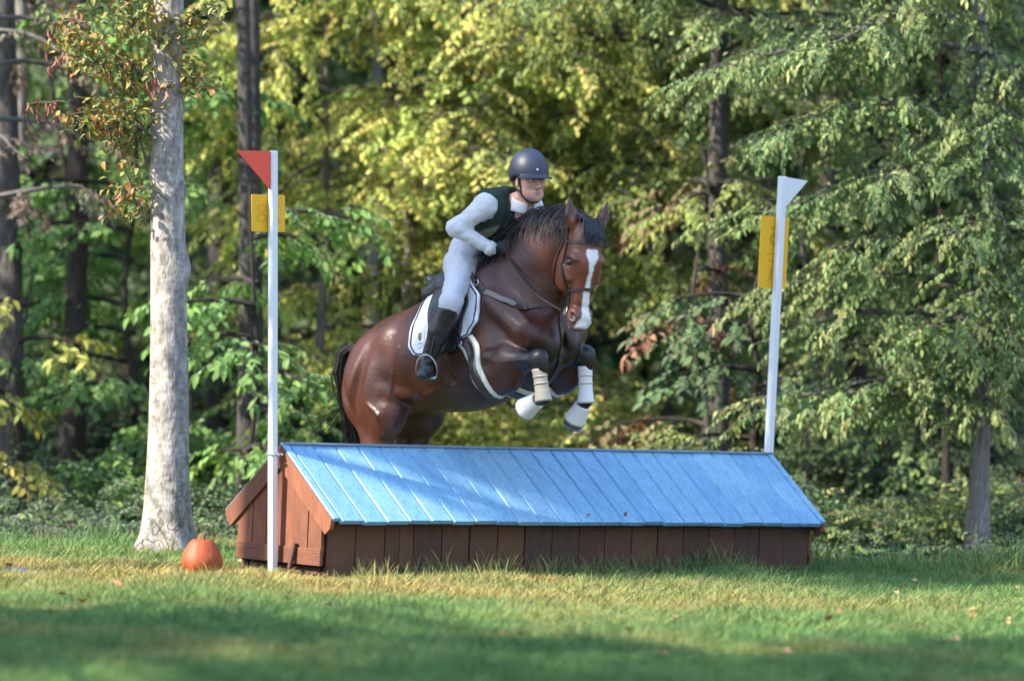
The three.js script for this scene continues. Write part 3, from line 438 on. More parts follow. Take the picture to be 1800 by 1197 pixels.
// ---------------------------------------------------------------- the pale near tree
reseed(401);
{
  const d = 26.75, x = wx(296, d), T = group('pale_tree'); tag(T, 'smooth pale grey tree trunk behind the pumpkin with leafy twigs', 'tree'); T.position.set(x, ground(x, -d), -d);
  const H = 9, nu = 56, nv = 260, pos = [], idx = [], uv = [];
  // centre line and radius read at heights above the ground
  const cx = y => 0.012 * Math.sin(y * 1.7) + 0.008 * y - 0.02, R = y => 0.125 - 0.0105 * y + 0.055 * Math.exp(-y * 3.2) + 0.05 * Math.exp(-y * 14);
  const knots = [[1.72, 0.15, 0.032, 0.1], [2.18, 0.35, 0.022, 0.06], [1.2, 1.75, 0.018, 0.05], [2.28, 2.6, 0.02, 0.05]];
  for (let j = 0; j <= nv; j++) { const y = -0.12 + (H + 0.12) * Math.pow(j / nv, 1.35); for (let i = 0; i <= nu; i++) {
    const a = i / nu * PI * 2; let r = R(Math.max(0, y)) * (1 + 0.022 * noise(Math.cos(a) * 1.5, y * 1.3, Math.sin(a) * 1.5) + 0.013 * noise(Math.cos(a) * 4, y * 5, Math.sin(a) * 4) + 0.14 * Math.exp(-Math.max(0, y) * 7) * Math.cos(a * 5 + 0.8));
    for (const [ky, ka, kh, ks] of knots) { const da = Math.atan2(Math.sin(a - ka), Math.cos(a - ka)) * 0.125; r += kh * Math.exp(-((y - ky) ** 2 + da * da) / (ks * ks)); }
    pos.push(cx(y) + Math.cos(a) * r, y, Math.sin(a) * r); uv.push(i / nu, y / H); } }
  for (let j = 0; j < nv; j++) for (let i = 0; i < nu; i++) { const a = j * (nu + 1) + i; idx.push(a, a + nu + 1, a + 1, a + 1, a + nu + 1, a + nu + 2); }
  // bark: smooth grey skin with fine cross creases, lichen patches, and cracked plates near the foot
  const crack = (u, v) => { const f = 0.75 * smooth(0.075, 0.003, v) , w1 = Math.abs(pn(u, 0.5, 22, v * 60)), a = noise(Math.cos(u * 6.283) * 3.2, v * 150, Math.sin(u * 6.283) * 3.2), b = noise(Math.cos(u * 6.283) * 6 + 5, v * 230, Math.sin(u * 6.283) * 6); return Math.max(f * smooth(0.09, 0.0, Math.abs(a)) * smooth(-0.1, 0.2, noise(u * 4, v * 30, 4) + f * 0.25), f * 0.8 * smooth(0.05, 0, Math.abs(b))); };
  const skin = (u, v) => { const C = Math.cos(u * 6.283), S = Math.sin(u * 6.283); return { fine: noise(C * 9, v * 220, S * 9), mid: noise(C * 3, v * 110, S * 3), cross: noise(C * 2.5, v * 420, S * 2.5), lich: noise(C * 5 + 3, v * 260, S * 5) }; };
  const map = tex(512, 1600, (u, v) => { const s = skin(u, v), c = crack(u, v); let n = 0.79 + 0.2 * s.mid + 0.12 * s.fine + 0.1 * s.cross + 0.14 * noise(u * 9, v * 40, 7); const li = smooth(0.3, 0.5, s.lich) * 0.16; let k = [n * (1 - li * 0.8), n * (0.985 - li * 0.55), n * (0.96 - li * 1.3)]; const dk = 1 - 0.8 * c; return k.map(q => q * dk); }, true);
  const bump = tex(512, 1600, (u, v) => { const s = skin(u, v), q = 0.6 + 0.2 * s.fine + 0.14 * s.cross + 0.12 * s.lich - 0.6 * crack(u, v); return [q, q, q]; });
  mesh('trunk', geom(pos, idx, null, uv), std({ map, bumpMap: bump, bumpScale: 0.008, roughness: 0.85, color: lin(0.5, 0.465, 0.44) }), T);
  // leafy twigs that sprout from the trunk on its left side
  const lf = [0, 1, 2].map(k => { const [p, i] = leafArrays(0.058, 0.036, 0.25 + 0.15 * k, 0.1 + 0.15 * k); return geom(p, i); }), dead = (() => { const [p, i] = leafArrays(0.062, 0.017, 1.4, 0.5); return geom(p, i); })();
  const cols = [[0.18, 0.22, 0.035], [0.24, 0.25, 0.04], [0.13, 0.18, 0.03], [0.36, 0.28, 0.045], [0.28, 0.26, 0.04], [0.4, 0.18, 0.04]], mats = cols.map(c => phy({ color: lin(...c), roughness: 0.7, transmission: 0.35, thickness: 0, side: THREE.DoubleSide }));
  const deadMats = [[0.26, 0.075, 0.045], [0.2, 0.06, 0.04], [0.32, 0.12, 0.06]].map(c => phy({ color: lin(...c), roughness: 0.8, transmission: 0.2, thickness: 0, side: THREE.DoubleSide }));
  const S = 26.75 / 7800, P = (px, py, dz = 0) => V((px - 900) * S - x, 1.5 - (py - 540) * S - ground(x, -d), dz);      // bearing on the photograph to metres beside the trunk
  const stems = [[[258, 398], [232, 330], [214, 262], [200, 150], [170, 60], [150, -30]], [[262, 240], [236, 205], [190, 195], [130, 205]], [[258, 290], [240, 220], [225, 140], [205, 60], [195, -30]], [[262, 150], [235, 120], [160, 110], [115, 60]], [[275, 100], [290, 60], [270, 20], [280, -40]], [[262, 185], [290, 160], [310, 120], [330, 60]], [[215, 262], [180, 225], [150, 215]], [[300, 60], [340, 35], [385, 28]], [[170, 110], [130, 70], [104, 20]], [[300, 130], [340, 138], [372, 140]], [[252, 60], [225, 20], [210, -30]], [[240, 330], [215, 350], [205, 360]]];
  const list = []; let count = 0;
  stems.forEach((st, si) => {
    const dz = 0.1 + 0.12 * Math.sin(si * 2.1), pts = curve(st.map(([a, b], k) => P(a, b, k ? dz * (0.4 + k * 0.35) : 0.02)), 22), L = mesh('twig', tube(pts, t => 0.0075 * (1 - t) + 0.002, 6), twigMat, T); L.userData.stem = 1; delete L.userData.stem;
    const n = Math.round(pts.length * (si < 6 ? 9 : 5));
    for (let k = 0; k < n; k++) { const t = rr(0.1, 1), p = pts[Math.floor(t * 21.99)].clone().add(V(rr(-1, 1) * 0.11, rr(-1, 0.9) * 0.1, rr(-1, 1) * 0.11)); list.push([L, p, V(rr(-1, 1), rr(-1.1, 0.35), rr(-1, 1)), pick(lf), pick(mats), rr(0.65, 1.15)]); }
  });
  const clusters = [[[110, 115], 13], [[105, 55], 9], [[283, 160], 14], [[90, 195], 16], [[195, 222], 12], [[65, 196], 7], [[238, 345], 6], [[128, 35], 6]];
  clusters.forEach(([[a, b], n], ci) => { const L = mesh('twig', tube(curve([P(a + 60, b + 8, 0.12), P(a + 25, b - 14, 0.2), P(a - 12, b - 10, 0.22)], 8), t => 0.005 * (1 - t) + 0.0015, 5), twigMat, T); for (let k = 0; k < n; k++) list.push([L, P(a + rr(-24, 24), b + rr(-22, 8), 0.2 + rr(-0.05, 0.05)), V(rr(-0.35, 0.35), -1, rr(-0.35, 0.35)), dead, pick(deadMats), rr(0.8, 1.2)]); });
  const order = list.map((e, i) => [e, i]).sort((a, b) => b[0][5] - a[0][5]), rest = [];
  for (const [[L, p, dir, g, m, s]] of order) {
    const xax = dir.clone().normalize(), zax = V().crossVectors(xax, V(rr(-0.4, 0.4), 1, rr(-0.4, 0.4)).normalize()).normalize(), yax = V().crossVectors(zax, xax), M = new THREE.Matrix4().makeBasis(xax, yax, zax).scale(V(s, s, s)).setPosition(p);
    if (count++ < 290) { const q = mesh('leaf', g, m, L); q.applyMatrix4(M); } else rest.push([g, M, m]);
  }
  for (const m of [...mats, ...deadMats]) { const gs = rest.filter(e => e[2] === m).map(([g, M]) => g.clone().applyMatrix4(M)); if (gs.length) { const q = mesh('leaves', mergeGeometries(gs), m, T); q.userData.kind = 'stuff'; } }
}
// ---------------------------------------------------------------- grass
reseed(503);
function tuft(n, h, spread, lean) {
  const P = [], I = [], C = [];
  for (let i = 0; i < n; i++) {
    const a = rr(0, 6.28), r = spread * Math.sqrt(rnd()), bx = Math.cos(a) * r, bz = Math.sin(a) * r, H = h * rr(0.5, 1.25), w = rr(0.0018, 0.0034), la = rr(0, 6.28), l = lean * rr(0.3, 1.4) * H, f = rr(0, 3.14), fx = Math.cos(f) * w, fz = Math.sin(f) * w, b = P.length / 3;
    for (const [t, k] of [[0, 1], [0.45, 0.95], [0.8, 0.6], [1, 0]]) { const y = H * t * (1 - 0.22 * lean * t), dx = Math.cos(la) * l * t * t, dz = Math.sin(la) * l * t * t; if (k) P.push(bx + dx - fx * k, y - 0.01, bz + dz - fz * k, bx + dx + fx * k, y - 0.01, bz + dz + fz * k); else P.push(bx + dx, y - 0.01, bz + dz); }
    I.push(b, b + 1, b + 2, b + 1, b + 3, b + 2, b + 2, b + 3, b + 4, b + 3, b + 5, b + 4, b + 4, b + 5, b + 6);
    const straw = rnd() < 0.22, v = rr(0.75, 1.25), c = straw ? [1.9 * v, 1.35 * v, 1.4 * v] : [v * rr(0.85, 1.2), v, v]; for (let q = 0; q < 7; q++) C.push(...c);
  }
  return geom(P, I, C);
}
{
  const geos = [tuft(30, 0.062, 0.07, 0.5), tuft(30, 0.074, 0.07, 0.65), tuft(26, 0.052, 0.08, 0.9), tuft(10, 0.135, 0.05, 0.5)], by = geos.map(() => []);
  const m4 = new THREE.Matrix4(), q = new THREE.Quaternion(), inv = (jump.updateMatrixWorld(true), jump.matrixWorld.clone().invert()), lp = V();
  const put = (x, z, k, s) => {
    lp.set(x, 0, z).applyMatrix4(inv); if (Math.abs(lp.x) < LW / 2 - 0.02 && Math.abs(lp.z) < WW / 2 - 0.03) return;
    const n1 = fbm(x * 0.55, z * 0.9, 2), n2 = noise(x * 2.1, z * 2.1, 5), band = Math.exp(-((((-z) - 24.3 - 0.3 * n2) / 1.3) ** 2)) * smooth(4, -2.5, x + n2), dry = clamp(smooth(-0.12, 0.4, n1 + 0.2 * n2) * 0.55 + band * 0.75 + rr(-0.12, 0.16), 0, 1);  // real straw patches, plus the sunlit strip painted in as yellower, brighter blades
    const c = lin(lerp(0.085, 0.33, dry), lerp(0.21, 0.28, dry), lerp(0.042, 0.078, dry)), v = rr(0.8, 1.2); c.multiplyScalar(v);
    const pt = 0.85 + 0.7 * noise(x * 1.7 + 4, z * 1.1, 8); if (k < 3 && noise(x * 0.8 + 7, z * 0.6, 2) > 0.32 && rnd() < 0.7) return; s *= clamp(pt, 0.55, 1.3);
    q.setFromEuler(new THREE.Euler(rr(-0.12, 0.12), rr(0, 6.28), rr(-0.12, 0.12))); m4.compose(V(x, ground(x, z), z), q, V(s, s * rr(0.8, 1.25), s)); by[k].push([m4.clone(), c]);
  };
  for (let i = 0; i < 47000; i++) { const d = Math.sqrt(rr(15.5 * 15.5, 30 * 30)), x = rr(-1, 1) * (d * 0.1155 + 1.2); const edge = 27.75 + 0.6 * noise(x * 1.3, 3); if (d > edge) continue; put(x, -d, Math.floor(rnd() * 3), rr(0.8, 1.2)); }
  for (let i = 0; i < 9000; i++) { const d = rr(12, 28), x = (rnd() < 0.5 ? -1 : 1) * rr(d * 0.1155 + 1.0, 11); put(x, -d, Math.floor(rnd() * 3), rr(0.9, 1.3)); }
  for (let i = 0; i < 1300; i++) { const d = rr(18, 28.4), x = rr(-1, 1) * (d * 0.1155 + 0.8); if (noise(x * 0.9, d * 0.9, 9) < 0.0) continue; put(x, -d, 3, rr(0.7, 1.15)); }
  for (let i = 0; i < 170; i++) { const t = rr(-1.02, 1.02), p = L2W(t * LW / 2, 0, WW / 2 + rr(0.02, 0.2)); put(p.x, p.z, 3, rr(0.7, 1.35)); }
  for (let i = 0; i < 60; i++) { const p = L2W(-LW / 2 - rr(0.05, 0.3), 0, rr(-0.6, 0.5)); put(p.x, p.z, 3, rr(0.4, 0.8)); }
  for (let i = 0; i < 260; i++) { const x = rr(1.8, 4.2), d = rr(26.6, 27.9); put(x, -d, 3, rr(0.8, 1.7)); }
  for (let i = 0; i < 160; i++) { const x = rr(-4, -1.2), d = rr(26.2, 27.7); put(x, -d, 3, rr(0.7, 1.2)); }
  const G = group('meadow_grass'); tag(G, 'short green and straw-coloured meadow grass with taller tufts', 'grass', null, 'stuff');
  by.forEach((l, k) => { const im = new THREE.InstancedMesh(geos[k], bladeMat, l.length); l.forEach(([m, c], i) => { im.setMatrixAt(i, m); im.setColorAt(i, c); }); im.name = 'blades'; im.userData.kind = 'stuff'; im.castShadow = im.receiveShadow = true; G.add(im); });
}
// fallen leaves on the grass and two caught on the eave
reseed(601);
{
  const [p0, i0] = leafArrays(0.06, 0.045, 0.4, 0.3), g = geom(p0, i0), ms = [[0.4, 0.12, 0.05], [0.34, 0.16, 0.07], [0.28, 0.1, 0.05], [0.42, 0.25, 0.12]].map(c => std({ color: lin(...c), roughness: 0.8, side: THREE.DoubleSide }));
  for (let i = 0; i < 70; i++) { const d = rr(19.5, 26.4), x = rr(-1, 1) * d * 0.115; const m = mesh('fallen_leaf', g, pick(ms)); m.position.set(x, ground(x, -d) + rr(0.02, 0.045), -d); m.rotation.set(rr(-0.6, 0.6), rr(0, 6.28), rr(-0.6, 0.6)); tag(m, 'small russet fallen leaf lying in the meadow grass', 'leaf', 'fallen leaves in the grass'); }
  [[-0.02, 'brown fallen leaf caught on the middle of the eave', 0.5], [0.28, 'reddish leaf standing on the eave right of the brown one', 1.2]].forEach(([t, lab, r]) => { const p = L2W(t, EH + 0.012, WR / 2 - 0.01), m = mesh('fallen_leaf', g, ms[2]); m.position.copy(p); m.rotation.set(0.4, r, r); m.scale.setScalar(0.55); tag(m, lab, 'leaf'); });
}

// ---------------------------------------------------------------- distance fields: smooth unions of capsules and ellipsoids, meshed by surface nets
class Field {
  constructor(lo, hi, c) { this.lo = lo; this.c = c; this.n = [0, 1, 2].map(i => Math.ceil((hi[i] - lo[i]) / c) + 1); this.v = new Float32Array(this.n[0] * this.n[1] * this.n[2]).fill(9); }
  op(fn, lo, hi, k, cut) {
    const { c, n, v } = this, m = k + 3.1 * c, a = [], b = [];
    for (let i = 0; i < 3; i++) { a[i] = Math.max(0, Math.floor((lo[i] - m - this.lo[i]) / c)); b[i] = Math.min(n[i] - 1, Math.ceil((hi[i] + m - this.lo[i]) / c)); }
    for (let z = a[2]; z <= b[2]; z++) for (let y = a[1]; y <= b[1]; y++) for (let x = a[0]; x <= b[0]; x++) {
      const q = (z * n[1] + y) * n[0] + x, d = fn(this.lo[0] + x * c, this.lo[1] + y * c, this.lo[2] + z * c), o = v[q];
      if (cut) { const h = Math.max(0, k - Math.abs(o + d)) / k; v[q] = Math.max(o, -d) + h * h * k * 0.25; }
      else if (o > 8) v[q] = d; else { const h = Math.max(0, k - Math.abs(o - d)) / k; v[q] = Math.min(o, d) - h * h * k * 0.25; }
    }
    return this;
  }
  cap(a, b, ra, rb, k = 0.03, zs = 1, cut) {
    const dx = b[0] - a[0], dy = b[1] - a[1], dz = (b[2] - a[2]) / zs, L = dx * dx + dy * dy + dz * dz || 1e-9, R = Math.max(ra, rb), f = Math.min(1, zs);
    return this.op((x, y, z) => { const px = x - a[0], py = y - a[1], pz = (z - a[2]) / zs, t = clamp((px * dx + py * dy + pz * dz) / L, 0, 1); return (Math.hypot(px - dx * t, py - dy * t, pz - dz * t) - (ra + (rb - ra) * t)) * f; }, [0, 1, 2].map(i => Math.min(a[i], b[i]) - R * (i === 2 ? zs : 1)), [0, 1, 2].map(i => Math.max(a[i], b[i]) + R * (i === 2 ? zs : 1)), k, cut);
  }
  ell(c, r, rot = 0, k = 0.03, cut, yaw = 0) {
    const co = Math.cos(rot), si = Math.sin(rot), cy = Math.cos(yaw), sy = Math.sin(yaw), R = Math.max(...r);
    return this.op((x, y, z) => { let X = x - c[0], Y = y - c[1], Z = z - c[2]; const x1 = X * cy + Z * sy, z1 = -X * sy + Z * cy, px = (x1 * co + Y * si), py = (-x1 * si + Y * co); const a = px / r[0], b = py / r[1], d = z1 / r[2], k0 = Math.sqrt(a * a + b * b + d * d), k1 = Math.hypot(a / r[0], b / r[1], d / r[2]); return k1 < 1e-6 ? -Math.min(...r) : k0 * (k0 - 1) / k1; }, c.map(q => q - R), c.map(q => q + R), k, cut);
  }
  // hoof or cuff: a truncated cone from a to b with flat ends
  cone(a, b, ra, rb, k = 0.008) {
    const A = V(...a), D = V(...b).sub(A), L = D.length(); D.normalize(); const R = Math.max(ra, rb), p = V();
    return this.op((x, y, z) => { p.set(x, y, z).sub(A); const h = p.dot(D), r = Math.sqrt(Math.max(0, p.lengthSq() - h * h)); return Math.max(r - lerp(ra, rb, clamp(h / L, 0, 1)), -h, h - L); }, [0, 1, 2].map(i => Math.min(a[i], b[i]) - R), [0, 1, 2].map(i => Math.max(a[i], b[i]) + R), k);
  }
  pair(kind, ...args) { const flip = q => Array.isArray(q) && q.length === 3 ? [q[0], q[1], -q[2]] : q; this[kind](...args); const m = kind === 'ell' ? [flip(args[0]), args[1], ...args.slice(2)] : [flip(args[0]), flip(args[1]), ...args.slice(2)]; if (kind === 'ell' && m[5]) m[5] = -m[5]; return this[kind](...m); }
  d(x, y, z) {
    const { c, n, v } = this, X = clamp((x - this.lo[0]) / c, 0, n[0] - 1.001), Y = clamp((y - this.lo[1]) / c, 0, n[1] - 1.001), Z = clamp((z - this.lo[2]) / c, 0, n[2] - 1.001), i = X | 0, j = Y | 0, k = Z | 0, fx = X - i, fy = Y - j, fz = Z - k, q = (k * n[1] + j) * n[0] + i, s = n[0], t = n[0] * n[1];
    return (((v[q] * (1 - fx) + v[q + 1] * fx) * (1 - fy) + (v[q + s] * (1 - fx) + v[q + s + 1] * fx) * fy) * (1 - fz)) + (((v[q + t] * (1 - fx) + v[q + t + 1] * fx) * (1 - fy) + (v[q + t + s] * (1 - fx) + v[q + t + s + 1] * fx) * fy) * fz);
  }
  grad(p) { const e = this.c * 1.2; return V(this.d(p.x + e, p.y, p.z) - this.d(p.x - e, p.y, p.z), this.d(p.x, p.y + e, p.z) - this.d(p.x, p.y - e, p.z), this.d(p.x, p.y, p.z + e) - this.d(p.x, p.y, p.z - e)).normalize(); }
  snap(p, off) { const q = p.clone(); for (let i = 0; i < 14; i++) { const d = Math.min(0.05, this.d(q.x, q.y, q.z) - off); q.addScaledVector(this.grad(q), -d * 0.8); } return q; }
  mesh(color, disp) {
    const { c, n, v, lo } = this, [nx, ny, nz] = n, id = new Int32Array(v.length).fill(-1), P = [], I = [], C = [], sx = 1, sy = nx, sz = nx * ny, off = [0, sx, sy, sx + sy, sz, sx + sz, sy + sz, sx + sy + sz], E = [[0, 1], [2, 3], [4, 5], [6, 7], [0, 2], [1, 3], [4, 6], [5, 7], [0, 4], [1, 5], [2, 6], [3, 7]];
    for (let z = 0; z < nz - 1; z++) for (let y = 0; y < ny - 1; y++) for (let x = 0; x < nx - 1; x++) {
      const q = z * sz + y * sy + x; let m = 0; for (let i = 0; i < 8; i++) if (v[q + off[i]] < 0) m |= 1 << i; if (m === 0 || m === 255) continue;
      let X = 0, Y = 0, Z = 0, w = 0;
      for (const [a, b] of E) { const A = v[q + off[a]], B = v[q + off[b]]; if (A < 0 === B < 0) continue; const t = A / (A - B); X += (a & 1) + ((b & 1) - (a & 1)) * t; Y += (a >> 1 & 1) + ((b >> 1 & 1) - (a >> 1 & 1)) * t; Z += (a >> 2) + ((b >> 2) - (a >> 2)) * t; w++; }
      id[q] = P.length / 3; P.push(lo[0] + (x + X / w) * c, lo[1] + (y + Y / w) * c, lo[2] + (z + Z / w) * c);
    }
    for (let z = 1; z < nz - 1; z++) for (let y = 1; y < ny - 1; y++) for (let x = 1; x < nx - 1; x++) {
      const q = z * sz + y * sy + x, a = v[q] < 0;
      for (const [s, u, w] of [[sx, sy, sz], [sy, sz, sx], [sz, sx, sy]]) { if (a === v[q + s] < 0) continue; const A = id[q], B = id[q - u], D = id[q - u - w], F = id[q - w]; a ? I.push(A, B, D, A, D, F) : I.push(A, D, B, A, F, D); }
    }
    const N = [], p = V();
    for (let i = 0; i < P.length; i += 3) {
      p.set(P[i], P[i + 1], P[i + 2]); const g = this.grad(p); N.push(g.x, g.y, g.z);
      if (disp) { const d = disp(p.x, p.y, p.z, g); P[i] += g.x * d; P[i + 1] += g.y * d; P[i + 2] += g.z * d; }
      if (color) C.push(...color(p.x, p.y, p.z, g));
    }
    const g = new THREE.BufferGeometry(); g.setAttribute('position', new THREE.Float32BufferAttribute(P, 3)); g.setIndex(I);
    if (disp) g.computeVertexNormals(); else g.setAttribute('normal', new THREE.Float32BufferAttribute(N, 3));
    if (color) g.setAttribute('color', new THREE.Float32BufferAttribute(C, 3));
    return g;
  }
}
// a strap that lies on a field: points near the surface, width, thickness
function strap(field, pts, width, thick, off = 0, n = 40, mat4, closed) {
  const line = (closed ? new THREE.CatmullRomCurve3(pts, true, 'centripetal') : new THREE.CatmullRomCurve3(pts, false, 'centripetal')).getPoints(n).map(p => field ? field.snap(p, off) : p), P = [], I = [], m = line.length;
  const prof = [[-0.5, 0], [-0.47, 1], [0.47, 1], [0.5, 0], [0, -0.5]];
  for (let i = 0; i < m; i++) {
    const T = V().subVectors(line[Math.min(i + 1, m - 1)], line[Math.max(i - 1, 0)]).normalize(), N = field ? field.grad(line[i]) : V(0, 1, 0); N.addScaledVector(T, -N.dot(T)).normalize(); const B = V().crossVectors(T, N);
    for (const [a, b] of prof) { let q = line[i].clone().addScaledVector(B, a * width); if (field && width > 0.02) { q = field.snap(q, off); } q.addScaledVector(N, b * thick); P.push(q.x, q.y, q.z); }
  }
  const w = prof.length; for (let i = 0; i < m - 1; i++) for (let j = 0; j < w; j++) { const a = i * w + j, b = i * w + (j + 1) % w; I.push(a, a + w, b, b, a + w, b + w); }
  let g = geom(P, I); g = g.toNonIndexed(); g.computeVertexNormals(); if (mat4) g.applyMatrix4(mat4); return g;
}
function closedSheet(outer, inner, nu, nv) {      // two grids of points sewn along their rims
  const P = [], I = []; for (const s of [outer, inner]) for (const p of s) P.push(p.x, p.y, p.z);
  const w = nv + 1, o = (nu + 1) * w;
  for (let i = 0; i < nu; i++) for (let j = 0; j < nv; j++) { const a = i * w + j; I.push(a, a + 1, a + w, a + 1, a + w + 1, a + w, o + a, o + a + w, o + a + 1, o + a + 1, o + a + w, o + a + w + 1); }
  const rim = []; for (let j = 0; j < nv; j++) rim.push([j + 1, j]); for (let i = 0; i < nu; i++) rim.push([i * w, (i + 1) * w]); for (let j = 0; j < nv; j++) rim.push([nu * w + j, nu * w + j + 1]); for (let i = 0; i < nu; i++) rim.push([(i + 1) * w + nv, i * w + nv]);
  for (const [a, b] of rim) I.push(a, b, o + a, b, o + b, o + a);
  return geom(P, I);
}
// hair: tapered strands, each along its own curve
function strands(list, r = 0.0022) { return mergeGeometries(list.map(([pts, k]) => tube(curve(pts, 8), t => r * (k || 1) * (1 - 0.75 * t * t) + 0.0004, 4))); }

// ---------------------------------------------------------------- the horse
// its own axes: x forward along the back, y up, z to its right; the origin is on the withers
const YAW = 0.75, PITCH = 16 * PI / 180;
const hF = V(Math.sin(YAW) * Math.cos(PITCH), Math.sin(PITCH), Math.cos(YAW) * Math.cos(PITCH)), hR = V().crossVectors(hF, V(0, 1, 0)).normalize(), hU = V().crossVectors(hR, hF);
const hM = new THREE.Matrix4().makeBasis(hF, hU, hR).setPosition(-0.1054, 1.79, -25.7);
const toHorse = v => V(v.dot(hF), v.dot(hU), v.dot(hR));
function onHorse(name, label, cat) { const g = group(name); tag(g, label, cat); hM.decompose(g.position, g.quaternion, g.scale); return g; }
const A3 = v => [v.x, v.y, v.z];
const B = new Field([-1.72, -1.45, -0.46], [0.98, 0.3, 0.46], 0.0105);
B.ell([-0.3, -0.46, 0], [0.6, 0.365, 0.293], -0.07, 0.05);
B.ell([0.12, -0.5, 0], [0.34, 0.335, 0.225], -0.1, 0.12);
B.ell([-0.74, -0.43, 0], [0.36, 0.29, 0.26], 0.05, 0.12);
B.cap([-0.2, -0.26, 0], [-0.9, -0.28, 0], 0.16, 0.16, 0.1);
B.cap([0.08, -0.085, 0], [-0.3, -0.14, 0], 0.05, 0.07, 0.12);
B.ell([-0.98, -0.35, 0], [0.33, 0.235, 0.23], 0.12, 0.1);
B.pair('ell', [-1.03, -0.48, 0.13], [0.25, 0.29, 0.16], -0.1, 0.08);
B.pair('ell', [-0.8, -0.27, 0.17], [0.075, 0.08, 0.06], 0.3, 0.09);
B.pair('cap', [-0.0, -0.17, 0.1], [0.32, -0.56, 0.14], 0.085, 0.115, 0.06);
B.pair('ell', [0.09, -0.6, 0.19], [0.21, 0.15, 0.09], -0.55, 0.05);
B.pair('ell', [0.345, -0.6, 0.075], [0.115, 0.15, 0.09], 0, 0.035);
// neck, a little arched and turned towards the camera
B.cap([0.06, -0.3, 0], [0.34, -0.13, 0.005], 0.27, 0.205, 0.1, 0.56);
B.cap([0.34, -0.16, 0.005], [0.56, -0.075, 0.015], 0.19, 0.135, 0.08, 0.52);
B.cap([0.56, -0.075, 0.015], [0.79, -0.115, 0.03], 0.14, 0.095, 0.08, 0.55);
B.cap([0.16, -0.035, 0], [0.42, 0.015, 0.005], 0.04, 0.042, 0.08); B.cap([0.42, 0.015, 0.005], [0.75, -0.025, 0.03], 0.042, 0.042, 0.08);
B.cap([0.2, -0.5, 0], [0.44, -0.32, 0.01], 0.13, 0.08, 0.08, 0.75);
// thighs and hind legs
B.cap([-1.06, -0.5, 0.16], [-0.93, -0.67, 0.19], 0.19, 0.11, 0.06, 0.75); B.cap([-1.1, -0.5, -0.16], [-1.02, -0.65, -0.19], 0.19, 0.11, 0.06, 0.75);
const hind = (s, st, gk, hk, ft, to) => {
  B.cap([-1.12, -0.55, s * 0.16], st, 0.16, 0.105, 0.05, 0.75); B.cap(st, gk, 0.1, 0.085, 0.05, 0.72); B.cap([-1.13, -0.58, s * 0.16], gk, 0.12, 0.085, 0.05, 0.7); B.cap(gk, hk, 0.085, 0.045, 0.04, 0.75); B.cap(hk, ft, 0.05, 0.036, 0.02, 0.85); B.ell(hk, [0.065, 0.06, 0.045], 0.8, 0.03); B.cap(ft, to, 0.045, 0.036, 0.03);
  B.cone(to, [to[0] - 0.06, to[1] - 0.055, to[2]], 0.046, 0.058);
};
hind(1, [-0.95, -0.7, 0.19], [-1.11, -0.87, 0.18], [-1.25, -1.08, 0.17], [-1.42, -1.24, 0.17], [-1.5, -1.28, 0.17]);
hind(-1, [-1.03, -0.67, -0.19], [-1.21, -0.84, -0.18], [-1.36, -1.03, -0.17], [-1.52, -1.22, -0.17], [-1.59, -1.27, -0.17]);
// forelegs, folded over the jump
const FR = { el: [0.03, -0.69, 0.225], kn: [0.44, -0.735, 0.235], ft: [0.412, -0.952, 0.225], to: [0.29, -0.948, 0.21] }, FL = { el: [0.0, -0.66, -0.2], kn: [0.4, -0.705, -0.18], ft: [0.338, -0.945, -0.18], to: [0.262, -1.0, -0.18] };
for (const [q, s, toe] of [[FR, 1, [-0.085, -0.03, 0]], [FL, -1, [-0.07, -0.055, 0]]]) {
  const m = [0.2, -0.695, s > 0 ? 0.245 : -0.205];
  B.cap(q.el, m, 0.12, 0.1, 0.035, 0.75); B.cap(m, [q.kn[0] - 0.07, q.kn[1] + 0.005, q.kn[2]], 0.102, 0.05, 0.03, 0.8); B.ell([0.15, -0.76, m[2]], [0.15, 0.105, 0.07], -0.12, 0.03); B.cap([0.1, -0.625, m[2] + s * 0.04], [0.38, -0.71, q.kn[2] + s * 0.02], 0.045, 0.026, 0.018);
  B.ell(q.kn, [0.058, 0.062, 0.05], 0, 0.035); B.cap([q.kn[0] + 0.025, q.kn[1] + 0.01, q.kn[2]], [q.kn[0] + 0.012, q.kn[1] - 0.045, q.kn[2]], 0.04, 0.036, 0.02);
  B.cap(q.kn, q.ft, 0.041, 0.034, 0.025, 0.85); B.ell(q.ft, [0.044, 0.042, 0.038], 0, 0.02); B.cap(q.ft, q.to, 0.034, 0.04, 0.02);
  q.tip = [q.to[0] + toe[0], q.to[1] + toe[1], q.to[2]]; B.cone(q.to, q.tip, 0.044, 0.056);
}
B.cap([-1.26, -0.2, 0], [-1.36, -0.19, 0], 0.05, 0.035, 0.05);
